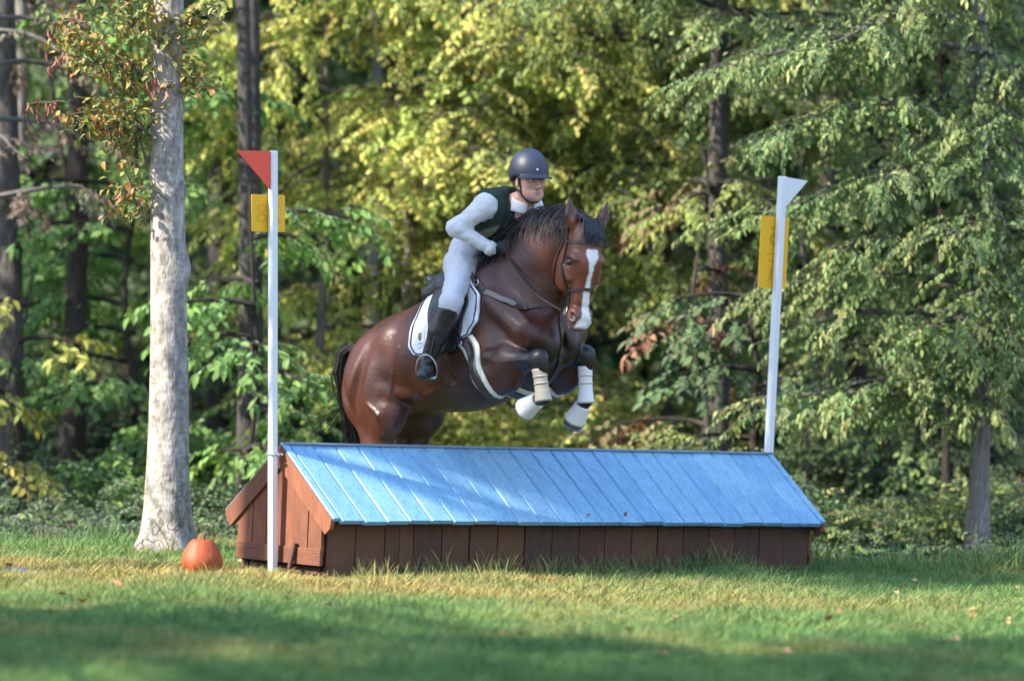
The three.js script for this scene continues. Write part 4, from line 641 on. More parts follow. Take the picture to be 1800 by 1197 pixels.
// small muscle shapes: shoulder groove, flank fold, ribs
B.cap([0.22, -0.16, 0.24], [0.3, -0.45, 0.27], 0.02, 0.02, 0.06, 1, true); B.cap([-0.72, -0.3, 0.31], [-0.84, -0.6, 0.33], 0.02, 0.015, 0.07, 1, true); B.cap([-0.88, -0.56, 0.22], [-0.68, -0.64, 0.2], 0.03, 0.02, 0.06); B.cap([-0.3, -0.52, 0.3], [-0.28, -0.7, 0.24], 0.012, 0.012, 0.05, 1, true);
B.cap([-0.88, -0.22, 0.29], [-1.12, -0.62, 0.31], 0.026, 0.03, 0.05, 1, true); B.cap([0.13, -0.06, 0.19], [0.4, -0.42, 0.2], 0.026, 0.026, 0.05, 1, true); B.cap([-0.06, -0.34, 0.315], [-0.02, -0.6, 0.31], 0.028, 0.028, 0.05, 1, true); B.cap([-1.2, -0.4, 0.29], [-1.16, -0.7, 0.27], 0.018, 0.02, 0.045, 1, true); B.pair('cap', [0.12, -0.3, 0.2], [0.33, -0.52, 0.2], 0.05, 0.06, 0.05); B.cap([0.4, -0.5, 0], [0.42, -0.72, 0], 0.016, 0.02, 0.05, 1, true);
for (const v of [[[-0.2, -0.72, 0.25], [-0.4, -0.7, 0.26], [-0.58, -0.68, 0.22]], [[0.3, -0.4, 0.2], [0.36, -0.52, 0.2], [0.36, -0.62, 0.2]], [[-0.98, -0.62, 0.31], [-0.92, -0.7, 0.29], [-0.97, -0.82, 0.26]], [[-0.66, -0.35, 0.3], [-0.76, -0.5, 0.29], [-0.82, -0.62, 0.27]], [[0.16, -0.66, 0.33], [0.28, -0.7, 0.31], [0.38, -0.72, 0.28]]]) { const s = v.map(p => A3(B.snap(V(...p), -0.003))); for (let i = 0; i < s.length - 1; i++) B.cap(s[i], s[i + 1], 0.0105, 0.0105, 0.016); }
const coat = (x, y, z) => {
  const n = fbm(x * 5, y * 5, z * 5), n2 = noise(x * 16, y * 16, z * 16); let c = [0.055, 0.0155, 0.008]; const k = 0.95 + 0.35 * n + 0.1 * n2; c = c.map(q => q * k);
  const black = Math.max(smooth(0.27, 0.36, x + 0.03 * n2) * smooth(-0.6, -0.66, y), smooth(-0.95, -1.08, y + 0.03 * n2) * (x < -0.8 ? 1 : 0), (x < -0.8 ? 0 : 1) * smooth(-0.9, -0.94, y) * (x > 0.1 ? 1 : 0)), d = [0.016, 0.012, 0.012]; const top = 0;   // black points of a bay
  c = c.map((q, i) => lerp(q, d[i], Math.max(black, top)));
  for (const q of [FR, FL]) { const t = (x - q.to[0]) * (q.tip[0] - q.to[0]) + (y - q.to[1]) * (q.tip[1] - q.to[1]); if (t > -0.001 && Math.sign(z) === Math.sign(q.to[2]) && x < q.to[0] + 0.06 && y < -0.88) c = q === FL ? [0.24, 0.12, 0.07] : [0.2, 0.17, 0.15]; }
  return c;
};
const horse = onHorse('horse', 'bay horse with white blaze jumping over the blue-roofed jump', 'horse');
// head in its own axes: x out of the face, y up, z to its right; the origin is at the poll
const HY = 0.43, hx = V(Math.sin(HY), 0.05, Math.cos(HY)).normalize(), hz0 = V().crossVectors(hx, V(0, 1, 0)).normalize(), hy0 = V().crossVectors(hz0, hx), roll = 0.115, hz = hz0.clone().multiplyScalar(Math.cos(roll)).addScaledVector(hy0, Math.sin(roll)), hy = V().crossVectors(hz, hx);
const headM = new THREE.Matrix4().makeBasis(toHorse(hx), toHorse(hy), toHorse(hz)).scale(V(1.05, 0.945, 1.06)).setPosition(0.888, -0.078, 0.052);
const Hd = new Field([-0.36, -0.68, -0.17], [0.1, 0.19, 0.17], 0.0052);
Hd.ell([-0.085, -0.07, 0], [0.105, 0.11, 0.085], 0, 0.03); Hd.ell([-0.05, -0.19, 0], [0.078, 0.15, 0.088], 0.05, 0.05);
Hd.pair('ell', [-0.165, -0.24, 0.056], [0.135, 0.155, 0.05], 0.15, 0.03); Hd.cap([-0.17, -0.1, 0], [-0.3, -0.06, 0], 0.1, 0.12, 0.05, 0.7);
Hd.cap([-0.065, -0.22, 0], [-0.085, -0.49, 0], 0.082, 0.055, 0.04, 0.82); Hd.pair('cap', [-0.03, -0.24, 0.028], [-0.045, -0.46, 0.018], 0.03, 0.024, 0.03); Hd.cap([-0.17, -0.29, 0], [-0.125, -0.52, 0], 0.065, 0.042, 0.04, 0.75);
Hd.ell([-0.085, -0.545, 0], [0.075, 0.065, 0.062], 0, 0.03); Hd.pair('ell', [-0.05, -0.545, 0.042], [0.038, 0.05, 0.028], 0.2, 0.02); Hd.ell([-0.07, -0.595, 0], [0.052, 0.04, 0.05], -0.3, 0.02); Hd.ell([-0.12, -0.59, 0], [0.04, 0.034, 0.042], -0.3, 0.012);
Hd.pair('ell', [-0.03, -0.55, 0.064], [0.016, 0.026, 0.02], 0.4, 0.012, true); Hd.cap([-0.09, -0.6, 0.08], [-0.105, -0.575, 0.02], 0.005, 0.005, 0.012, 1, true); Hd.cap([-0.09, -0.6, -0.08], [-0.105, -0.575, -0.02], 0.005, 0.005, 0.012, 1, true);
Hd.pair('ell', [-0.035, -0.195, 0.08], [0.045, 0.022, 0.022], -0.5, 0.03); Hd.pair('cap', [-0.06, -0.33, 0.085], [-0.085, -0.25, 0.1], 0.01, 0.014, 0.03); Hd.pair('ell', [-0.052, -0.226, 0.098], [0.026, 0.02, 0.02], 0, 0.012, true);
Hd.pair('cap', [-0.08, 0.0, 0.075], [-0.075, 0.06, 0.095], 0.034, 0.04, 0.02, 0.8); Hd.pair('cap', [-0.075, 0.07, 0.098], [-0.08, 0.165, 0.115], 0.036, 0.005, 0.015, 0.8); Hd.pair('ell', [-0.04, 0.075, 0.108], [0.024, 0.075, 0.02], 0.08, 0.01, true);
const face = (x, y, z, g) => {
  const n = noise(x * 40, y * 40, z * 40), n2 = fbm(x * 8, y * 8, z * 8); let c = [0.17, 0.046, 0.019].map(q => q * (0.95 + 0.4 * n2));
  const muz = smooth(-0.5, -0.58, y + 0.01 * n), dk = [0.1, 0.075, 0.07]; c = c.map((q, i) => lerp(q, dk[i], muz * 0.8));
  c = c.map((q, i) => lerp(q, [0.05, 0.02, 0.012][i], Math.max(0.75 * smooth(0.0, 0.06, y), 0.5 * smooth(-0.19, -0.08, y) * smooth(-0.06, 0, x))));
  c = c.map((q, i) => lerp(q, [0.03, 0.018, 0.014][i], 0.75 * Math.exp(-(((x + 0.05) ** 2 + (y + 0.222) ** 2) / 0.0012))));
  // blaze: broad star on the forehead, narrow stripe, wider again over the nose and the left nostril
  const w = 0.026 * Math.exp(-(((y + 0.175) / 0.05) ** 2)) + 0.012 + 0.01 * smooth(-0.34, -0.45, y) + 0.03 * smooth(-0.53, -0.6, y), mid = -0.004 - 0.012 * smooth(-0.4, -0.6, y), on = smooth(0.006, -0.006, Math.abs(z - mid) - w + 0.006 * n) * smooth(-0.135, -0.15, y + 0.012 * n) * smooth(0.1, 0.35, g.x + (y < -0.52 ? 0.4 : 0)) * smooth(-0.63, -0.6, y);
  c = c.map((q, i) => lerp(q, [0.72, 0.68, 0.66][i], on));
  const nost = Math.min(1, Math.exp(-(((x + 0.03) ** 2 + (y + 0.55) ** 2 + (Math.abs(z) - 0.06) ** 2) / 0.0003)) * 1.3); return c.map((q, i) => lerp(q, [0.02, 0.015, 0.015][i], nost));
};
{
  const gB = B.mesh(coat), gH = Hd.mesh(face).applyMatrix4(headM), all = mergeGeometries([gB, gH]), pp = all.attributes.position, uv = [];
  for (let i = 0; i < pp.count; i++) uv.push(pp.getX(i) * 2.2 + pp.getZ(i), pp.getY(i) * 2.2 - pp.getZ(i) * 0.6); all.setAttribute('uv', new THREE.Float32BufferAttribute(uv, 2));
  const fur = tex(512, 512, (u, v) => { const q = 0.5 + 0.3 * pn(u + 0.1 * v, v * 0.3, 240) + 0.22 * pn(u, v, 60, 3) + 0.25 * pn(u, v, 24, 8); return [q, q, q]; });
  mesh('body', all, phy({ vertexColors: true, roughness: 0.34, bumpMap: fur, bumpScale: 0.0016 }), horse);
  const eye = phy({ color: lin(0.012, 0.008, 0.007), roughness: 0.12, clearcoat: 1, clearcoatRoughness: 0.05 });
  for (const s of [1, -1]) mesh('eye', new THREE.SphereGeometry(0.024, 20, 14).translate(-0.055, -0.226, s * 0.083).applyMatrix4(headM), eye, horse);
  // tail, mane and forelock
  const hair = phy({ color: lin(0.014, 0.011, 0.011), roughness: 0.42, sheen: 0.3, sheenRoughness: 0.4 });
  reseed(701); const T = [];
  for (let i = 0; i < 330; i++) { const a = rr(0, 6.28), r = Math.sqrt(rnd()), o = V(rr(-0.02, 0.02), Math.sin(a) * r * 0.03, Math.cos(a) * r * 0.04), w = (k) => V(rr(-1, 1) * 0.035 * k, rr(-1, 1) * 0.03 * k, rr(-1, 1) * 0.045 * k + Math.cos(a) * r * 0.03 * k), L = rr(0.75, 1.15); T.push([[V(-1.31, -0.2, 0.01).add(o), V(-1.375, -0.185, 0.02).add(o).add(w(0.4)), V(-1.43, -0.32, 0.04).add(o).add(w(0.7)), V(-1.42, -0.55 * L, 0.05).add(w(1.0)), V(-1.41, -0.8 * L, 0.06).add(w(1.2)), V(-1.4 + rr(-0.1, 0.03), -1.05 * L, 0.07).add(w(1.5))], rr(0.7, 1.3)]); }
  for (let i = 0; i < 16; i++) T.push([[V(-1.48, -0.5, 0.05), V(-1.6, -0.55, 0.08).add(V(rr(-0.05, 0.05), rr(-0.1, 0.1), rr(-0.1, 0.1))), V(-1.7 + rr(-0.1, 0.1), -0.5 + rr(-0.15, 0.1), 0.1 + rr(-0.1, 0.1))], 0.5]);
  mesh('tail', strands(T, 0.0036), hair, horse);
  const M = [];
  const crest = x => { const z = 0.03 * smooth(0.3, 0.8, x); let y = 0.3; while (y > -0.3 && B.d(x, y, z) > 0) y -= 0.004; return V(x, y, z); };
  for (let i = 0; i < 1700; i++) { const x = lerp(0.06, 0.83, rnd()), b = crest(x).add(V(0, -0.012, rr(-0.018, 0.018))), s = rnd() < 0.24 ? 1 : -1, fly = rnd() < 0.3 ? 1 : 0, up = rr(0.012, 0.03) + fly * rr(0.01, 0.045), out = rr(0.05, 0.12), back = rr(0.03, 0.1) + fly * 0.09, L = s > 0 ? rr(0.03, 0.19) : rr(0.1, 0.26); M.push([[b, b.clone().add(V(-back * 0.3, up, s * out * 0.25)), b.clone().add(V(-back * 0.75, up * 0.9 - L * 0.2, s * out * 0.75)), b.clone().add(V(-back, -L * (fly ? 0.35 : 0.9), s * (out + 0.03))).add(V(rr(-0.03, 0.03), 0, rr(-0.02, 0.02)))], rr(0.6, 1.2)]); }
  mesh('mane', strands(M, 0.0027), hair, horse);
  const Fk = []; for (let i = 0; i < 150; i++) { const z = rr(-0.05, 0.05), L = rr(0.06, 0.125), b = V(-0.06 + rr(-0.03, 0.03), 0.035, z * 0.8); Fk.push([[b, V(-0.015 + rr(-0.01, 0.01), 0.04 + rr(-0.008, 0.008), z), V(0.022 + rr(-0.006, 0.008), -0.02, z * 1.1 + rr(-0.012, 0.012)), V(0.036 + rr(-0.005, 0.012), -L, z * 1.1 + rr(-0.03, 0.03))], rr(0.7, 1.2)]); }
  mesh('forelock', strands(Fk, 0.0036).applyMatrix4(headM), hair, horse);
  // leg boots and bell boots on the forelegs
  const tan = std({ color: lin(0.5, 0.42, 0.32), roughness: 0.7, bumpMap: grainBump, bumpScale: 0.0008 }), wht = std({ color: lin(0.74, 0.71, 0.68), roughness: 0.7 }), strapM = std({ color: lin(0.3, 0.26, 0.22), roughness: 0.7 });
  for (const [q, m] of [[FR, tan], [FL, wht]]) {
    const k = V(...q.kn), f = V(...q.ft), at = t => k.clone().lerp(f, t), pts = []; for (let i = 0; i <= 14; i++) pts.push(at(0.24 + 0.86 * i / 14));
    const bt = mesh('leg_boot', tube(pts, t => 0.044 - 0.006 * Math.sin(t * PI) + 0.008 * t * t, 22, 1, a => 1 + 0.1 * Math.cos(a)), m, horse);
    for (const t of [0.42, 0.6, 0.8]) mesh('boot_strap', tube([at(t), at(t + 0.055)], () => 0.0425, 22, 1, a => 1 + 0.1 * Math.cos(a)), m, bt);
    const a = V(...q.ft).lerp(V(...q.to), 0.45), b = V(...q.to).lerp(V(...q.tip), 0.72), bp = []; for (let i = 0; i <= 10; i++) bp.push(a.clone().lerp(b, i / 10));
    mesh('bell_boot', tube(bp, t => 0.044 + 0.022 * t + 0.003 * Math.exp(-(((t - 0.12) / 0.08) ** 2)), 30, 1, (an, t) => 1 + 0.018 * Math.cos(an * 18) * smooth(0.2, 0.6, t)), wht, horse);
    if (q === FL) mesh('horseshoe', tube([V(...q.tip), V(...q.tip).add(V(-0.009, -0.007, 0))], () => 0.0565, 24), std({ color: lin(0.16, 0.24, 0.36), metalness: 0.7, roughness: 0.4 }), horse);
  }
}
// ---------------------------------------------------------------- tack
const polar = (f, ph, off) => { const s = Math.sin(ph), c = Math.cos(ph); let r = 0.6; const x = f, y = -0.42; while (r > 0.05 && B.d(x, y + c * r, s * r) > off) r -= 0.01; for (let i = 0; i < 6; i++) r += off - B.d(x, y + c * r, s * r); return V(x, y + c * r, s * r); };
const lerpTable = (t, x) => { for (let i = 1; i < t.length; i++) if (x <= t[i][0]) { const k = (x - t[i - 1][0]) / (t[i][0] - t[i - 1][0]); return lerp(t[i - 1][1], t[i][1], k * k * (3 - 2 * k)); } return t[t.length - 1][1]; };
const leather = phy({ color: lin(0.022, 0.019, 0.02), roughness: 0.36, clearcoat: 0.25, clearcoatRoughness: 0.3 }), brownLeather = phy({ color: lin(0.05, 0.028, 0.02), roughness: 0.45 }), steelB = std({ color: lin(0.62, 0.6, 0.57), metalness: 0.95, roughness: 0.25 }), fleece = std({ color: lin(0.62, 0.6, 0.5), roughness: 1 }), cotton = std({ color: lin(0.78, 0.79, 0.82), roughness: 0.9 }), navy = std({ color: lin(0.02, 0.025, 0.05), roughness: 0.8 });
const padFront = [[0, -0.1], [0.5, -0.03], [1.0, 0.07], [1.45, 0.045], [1.65, -0.02], [1.8, -0.14]], padRear = [[0, -0.5], [0.7, -0.49], [1.2, -0.535], [1.45, -0.545], [1.62, -0.52], [1.72, -0.46], [1.8, -0.34]];
const padPt = (u, v, off) => { const ph = Math.abs(v) * 1.8; return polar(lerp(lerpTable(padFront, ph), lerpTable(padRear, ph), u), v * 1.8, off); };
{
  const g = onHorse('saddle_pad', 'white saddle pad with dark trim under the black saddle', 'saddle pad'), nu = 34, nv = 90, o = [], n = [];
  for (let i = 0; i <= nu; i++) for (let j = 0; j <= nv; j++) { const u = i / nu, v = -1 + 2 * j / nv; o.push(padPt(u, v, 0.017 + 0.002 * noise(u * 9, v * 14))); n.push(padPt(u, v, 0.003)); }
  mesh('quilt', closedSheet(o, n, nu, nv), cotton, g);
  for (const s of [1, -1]) {
    const rim = []; for (let i = 0; i <= 20; i++) rim.push([0.04, s * lerp(0.15, 0.93, i / 20)]); for (let i = 1; i <= 12; i++) rim.push([lerp(0.06, 0.94, i / 12), s * 0.945]); for (let i = 0; i <= 20; i++) rim.push([0.955, s * lerp(0.92, 0.2, i / 20)]);
    mesh('trim', tube(rim.map(([u, v]) => padPt(u, v, 0.0195)), () => 0.0042, 6), navy, g);
  }
  // shield emblem and name stitched on the rear corner
  const badge = canvasTex(128, 160, (x, w, h) => { x.fillStyle = '#e6e8f0'; x.fillRect(0, 0, w, h); x.fillStyle = '#1d1a16'; x.beginPath(); x.moveTo(40, 12); x.quadraticCurveTo(64, 22, 90, 10); x.lineTo(90, 60); x.quadraticCurveTo(84, 92, 64, 100); x.quadraticCurveTo(42, 92, 38, 60); x.fill(); x.fillStyle = '#b98a2c'; x.beginPath(); x.moveTo(48, 24); x.quadraticCurveTo(64, 32, 82, 22); x.lineTo(82, 58); x.quadraticCurveTo(76, 80, 64, 88); x.quadraticCurveTo(50, 80, 47, 58); x.fill(); x.fillStyle = '#1d1a16'; x.fillRect(60, 40, 10, 32); x.fillStyle = '#1b2140'; x.font = 'bold 30px serif'; x.textAlign = 'center'; x.save(); x.translate(64, 138); x.rotate(-0.25); x.fillText('JACK J', 0, 0); x.restore(); });
  const P = [], I = [], U = []; for (let i = 0; i <= 8; i++) for (let j = 0; j <= 8; j++) { const q = polar(-0.425 - (0.5 - i / 8) * -0.078, 1.415 + (j / 8 - 0.5) * 0.3, 0.0212); P.push(q.x, q.y, q.z); U.push(i / 8, 1 - j / 8); }
  for (let i = 0; i < 8; i++) for (let j = 0; j < 8; j++) { const a = i * 9 + j; I.push(a, a + 1, a + 9, a + 1, a + 10, a + 9); }
  mesh('emblem', geom(P, I, null, U), std({ map: badge, roughness: 0.9, side: THREE.DoubleSide }), g);
}
{
  const g = onHorse('saddle', 'black leather jumping saddle on white pad', 'saddle');
  const S = new Field([-0.6, -0.2, -0.2], [0.05, 0.14, 0.2], 0.008);
  S.cap([-0.08, 0.0, 0], [-0.2, -0.03, 0], 0.055, 0.05, 0.03, 1.4); S.cap([-0.2, -0.03, 0], [-0.38, -0.03, 0], 0.05, 0.055, 0.03, 2.0); S.cap([-0.38, -0.03, 0], [-0.48, -0.005, 0], 0.052, 0.035, 0.03, 2.4); S.cap([-0.5, -0.08, 0.09], [-0.12, -0.1, 0.09], 0.05, 0.05, 0.04); S.cap([-0.5, -0.08, -0.09], [-0.12, -0.1, -0.09], 0.05, 0.05, 0.04); S.cap([-0.49, 0.015, 0.08], [-0.49, 0.015, -0.08], 0.016, 0.016, 0.03);
  mesh('seat', S.mesh(), leather, g);
  for (const s of [1, -1]) {
    const nu = 14, nv = 26, o = [], n = [], fr = [[0, -0.1], [0.5, -0.08], [1.0, -0.03], [1.5, -0.07], [1.75, -0.1], [1.86, -0.14]], re = [[0, -0.4], [0.8, -0.36], [1.4, -0.33], [1.86, -0.26]];
    for (let i = 0; i <= nu; i++) for (let j = 0; j <= nv; j++) { const ph = lerp(0.45, 1.86, j / nv), f = lerp(lerpTable(fr, ph), lerpTable(re, ph), i / nu); o.push(polar(f, s * ph, 0.032)); n.push(polar(f, s * ph, 0.021)); }
    if (s < 0) { mesh('flap', closedSheet(n, o, nu, nv), leather, g); } else mesh('flap', closedSheet(o, n, nu, nv), leather, g);
  }
  // stirrup leathers and irons
  for (const s of [1, -1]) {
    mesh('stirrup_leather', strap(null, [polar(-0.17, s * 1.2, 0.05), V(-0.12, -0.38, s * 0.42), V(-0.19, -0.53, s * 0.455)], 0.022, 0.004), leather, g);
    const ball = V(-0.252, -0.622, s * 0.458), fd = V(0.065, -0.045, 0.12 * s).normalize(), lat = V().crossVectors(fd, V(0.25, 1, 0)).normalize(), up = V().crossVectors(lat, fd).normalize(), pts = [];
    for (let i = 0; i <= 26; i++) { const a = lerp(-0.2, 1.2, i / 26) * PI; pts.push(ball.clone().addScaledVector(lat, 0.062 * Math.cos(a)).addScaledVector(up, 0.014 + (Math.sin(a) > 0 ? 0.092 : 0.075) * Math.sin(a))); }
    const ir = mesh('stirrup_iron', tube(pts, () => 0.0055, 8), steelB, g);
    mesh('tread', tube([pts[0].clone().lerp(pts[26], -0.02), pts[26]], () => 0.014, 10, 1, a => 0.5 + 0.5 * Math.abs(Math.cos(a))), steelB, ir);
  }
}
{
  const g = onHorse('girth', 'black girth with cream fleece edges around the horse barrel', 'girth'), path = [], F0 = ph => lerpTable([[1.6, -0.1], [2.0, -0.03], [2.6, 0.03], [3.1416, 0.05]], Math.abs(ph));
  for (let i = 0; i <= 40; i++) { const ph = lerp(1.72, 2 * PI - 1.72, i / 40), a = ph > PI ? ph - 2 * PI : ph; path.push([F0(a), a]); }
  const band = (w0, w1, off0, off1, nz) => { const o = [], n = []; for (const [f, a] of path) for (let j = 0; j <= 8; j++) { const w = lerp(w0, w1, j / 8); o.push(polar(f + w + (nz && (j === 0 || j === 8) ? rr(-0.004, 0.004) : 0), a, off1 * (j === 0 || j === 8 ? 0.7 : 1))); n.push(polar(f + w, a, off0)); } return closedSheet(o, n, path.length - 1, 8); };
  reseed(733); mesh('fleece', band(-0.07, 0.07, 0.002, 0.019, true), fleece, g); mesh('band', band(-0.042, 0.042, 0.018, 0.026), leather, g);
  for (const w of [-0.018, 0.012]) mesh('billet', strap(B, [polar(-0.11 + w, 1.5, 0.03), polar(-0.1 + w, 1.66, 0.034), polar(-0.085 + w, 1.82, 0.03)], 0.018, 0.005, 0.03, 12), leather, g);
  mesh('buckle', bbox(0.028, 0.02, 0.008, 0.002), steelB, g).position.copy(polar(-0.085, 1.8, 0.035));
}
{
  const g = onHorse('breastplate', 'brown leather breastplate across the horse shoulders', 'breastplate');
  for (const s of [1, -1]) { const q = [[0.03, -0.15, 0.24], [0.15, -0.225, 0.27], [0.27, -0.29, 0.27], [0.38, -0.35, 0.24], [0.47, -0.41, 0.16], [0.5, -0.45, 0.04]].map(p => V(p[0], p[1], p[2] * s)); mesh('neck_strap', strap(B, q, 0.03, 0.006, 0.003, 40), brownLeather, g); }
  mesh('centre_strap', strap(B, [V(0.5, -0.45, 0.02), V(0.47, -0.62, 0.02), V(0.38, -0.78, 0.0), V(0.2, -0.86, 0)], 0.028, 0.006, 0.003, 30), brownLeather, g);
  for (const s of [1, -1]) { const c = B.snap(V(0.03, -0.15, 0.24 * s), 0.012), t = mesh('ring', new THREE.TorusGeometry(0.017, 0.0035, 8, 20), steelB, g); t.position.copy(c); t.quaternion.setFromUnitVectors(V(0, 0, 1), B.grad(c)); }
  mesh('pommel_strap', strap(B, [V(0.03, -0.15, 0.24), V(-0.02, -0.1, 0.16), V(-0.08, -0.05, 0.1)], 0.018, 0.005, 0.02, 12), brownLeather, g);
  const sf = mesh('grey_strap', strap(B, [V(0.12, -0.21, 0.27), V(0.25, -0.28, 0.27), V(0.36, -0.34, 0.24)], 0.034, 0.008, 0.004, 20), std({ color: lin(0.17, 0.15, 0.13), roughness: 0.55 }), g); sf.userData.label = 'greyish stretch of the leather strap';  // lighter grey length laid over the right neck strap
}
const rider0 = { handR: V(0.2, -0.005, 0.1), handL: V(0.215, 0.0, -0.07) };
{
  const g = onHorse('bridle', 'brown leather bridle with reins on the horse head', 'bridle');
  const Hs = (pts, w, th, off = 0.002, n = 30) => strap(Hd, pts.map(p => V(...p)), w, th, off, n, headM);
  mesh('browband', Hs([[-0.1, -0.1, 0.1], [-0.03, -0.105, 0.09], [0.03, -0.11, 0.04], [0.035, -0.11, 0], [0.03, -0.11, -0.04], [-0.03, -0.105, -0.09], [-0.1, -0.1, -0.1]], 0.019, 0.006), brownLeather, g);
  mesh('headpiece', Hs([[-0.11, -0.1, 0.1], [-0.13, -0.02, 0.09], [-0.14, 0.03, 0.04], [-0.14, 0.035, 0], [-0.14, 0.03, -0.04], [-0.13, -0.02, -0.09], [-0.11, -0.1, -0.1]], 0.022, 0.006, 0.004), brownLeather, g);
  for (const s of [1, -1]) {
    mesh('cheekpiece', Hs([[-0.105, -0.1, 0.1 * s], [-0.105, -0.2, 0.11 * s], [-0.1, -0.32, 0.09 * s], [-0.105, -0.42, 0.07 * s], [-0.11, -0.49, 0.06 * s]], 0.017, 0.006, 0.003), brownLeather, g);
    mesh('throatlash', Hs([[-0.13, -0.08, 0.1 * s], [-0.18, -0.18, 0.11 * s], [-0.21, -0.28, 0.1 * s], [-0.25, -0.34, 0.05 * s], [-0.26, -0.36, 0.0]], 0.01, 0.005, 0.003), brownLeather, g);
    const c = Hd.snap(V(-0.11, -0.515, 0.07 * s), 0.008), t = mesh('bit_ring', new THREE.TorusGeometry(0.03, 0.0048, 10, 28), steelB, g), n = Hd.grad(c).applyMatrix4(new THREE.Matrix4().extractRotation(headM)); t.position.copy(c.clone().applyMatrix4(headM)); t.quaternion.setFromUnitVectors(V(0, 0, 1), n);
    const ring = c.clone().add(V(-0.025, 0, 0.01 * s)).applyMatrix4(headM), h = s > 0 ? rider0.handR : rider0.handL, mid = ring.clone().lerp(h, 0.5).add(V(0, -0.025, 0.05 * s)); mesh('rein', strap(null, [ring, ring.clone().lerp(mid, 0.5).add(V(0, -0.008, 0.02 * s)), mid, mid.clone().lerp(h, 0.6).add(V(0, 0, 0.01 * s)), h], 0.024, 0.007, 0, 30), brownLeather, g);
  }
  mesh('noseband', strap(Hd, [[0, -0.385, 0.0], [-0.02, -0.39, 0.05], [-0.08, -0.4, 0.075], [-0.14, -0.41, 0.06], [-0.18, -0.415, 0], [-0.14, -0.41, -0.06], [-0.08, -0.4, -0.075], [-0.02, -0.39, -0.05]].map(p => V(...p)), 0.02, 0.007, 0.002, 48, headM, true), brownLeather, g);
}

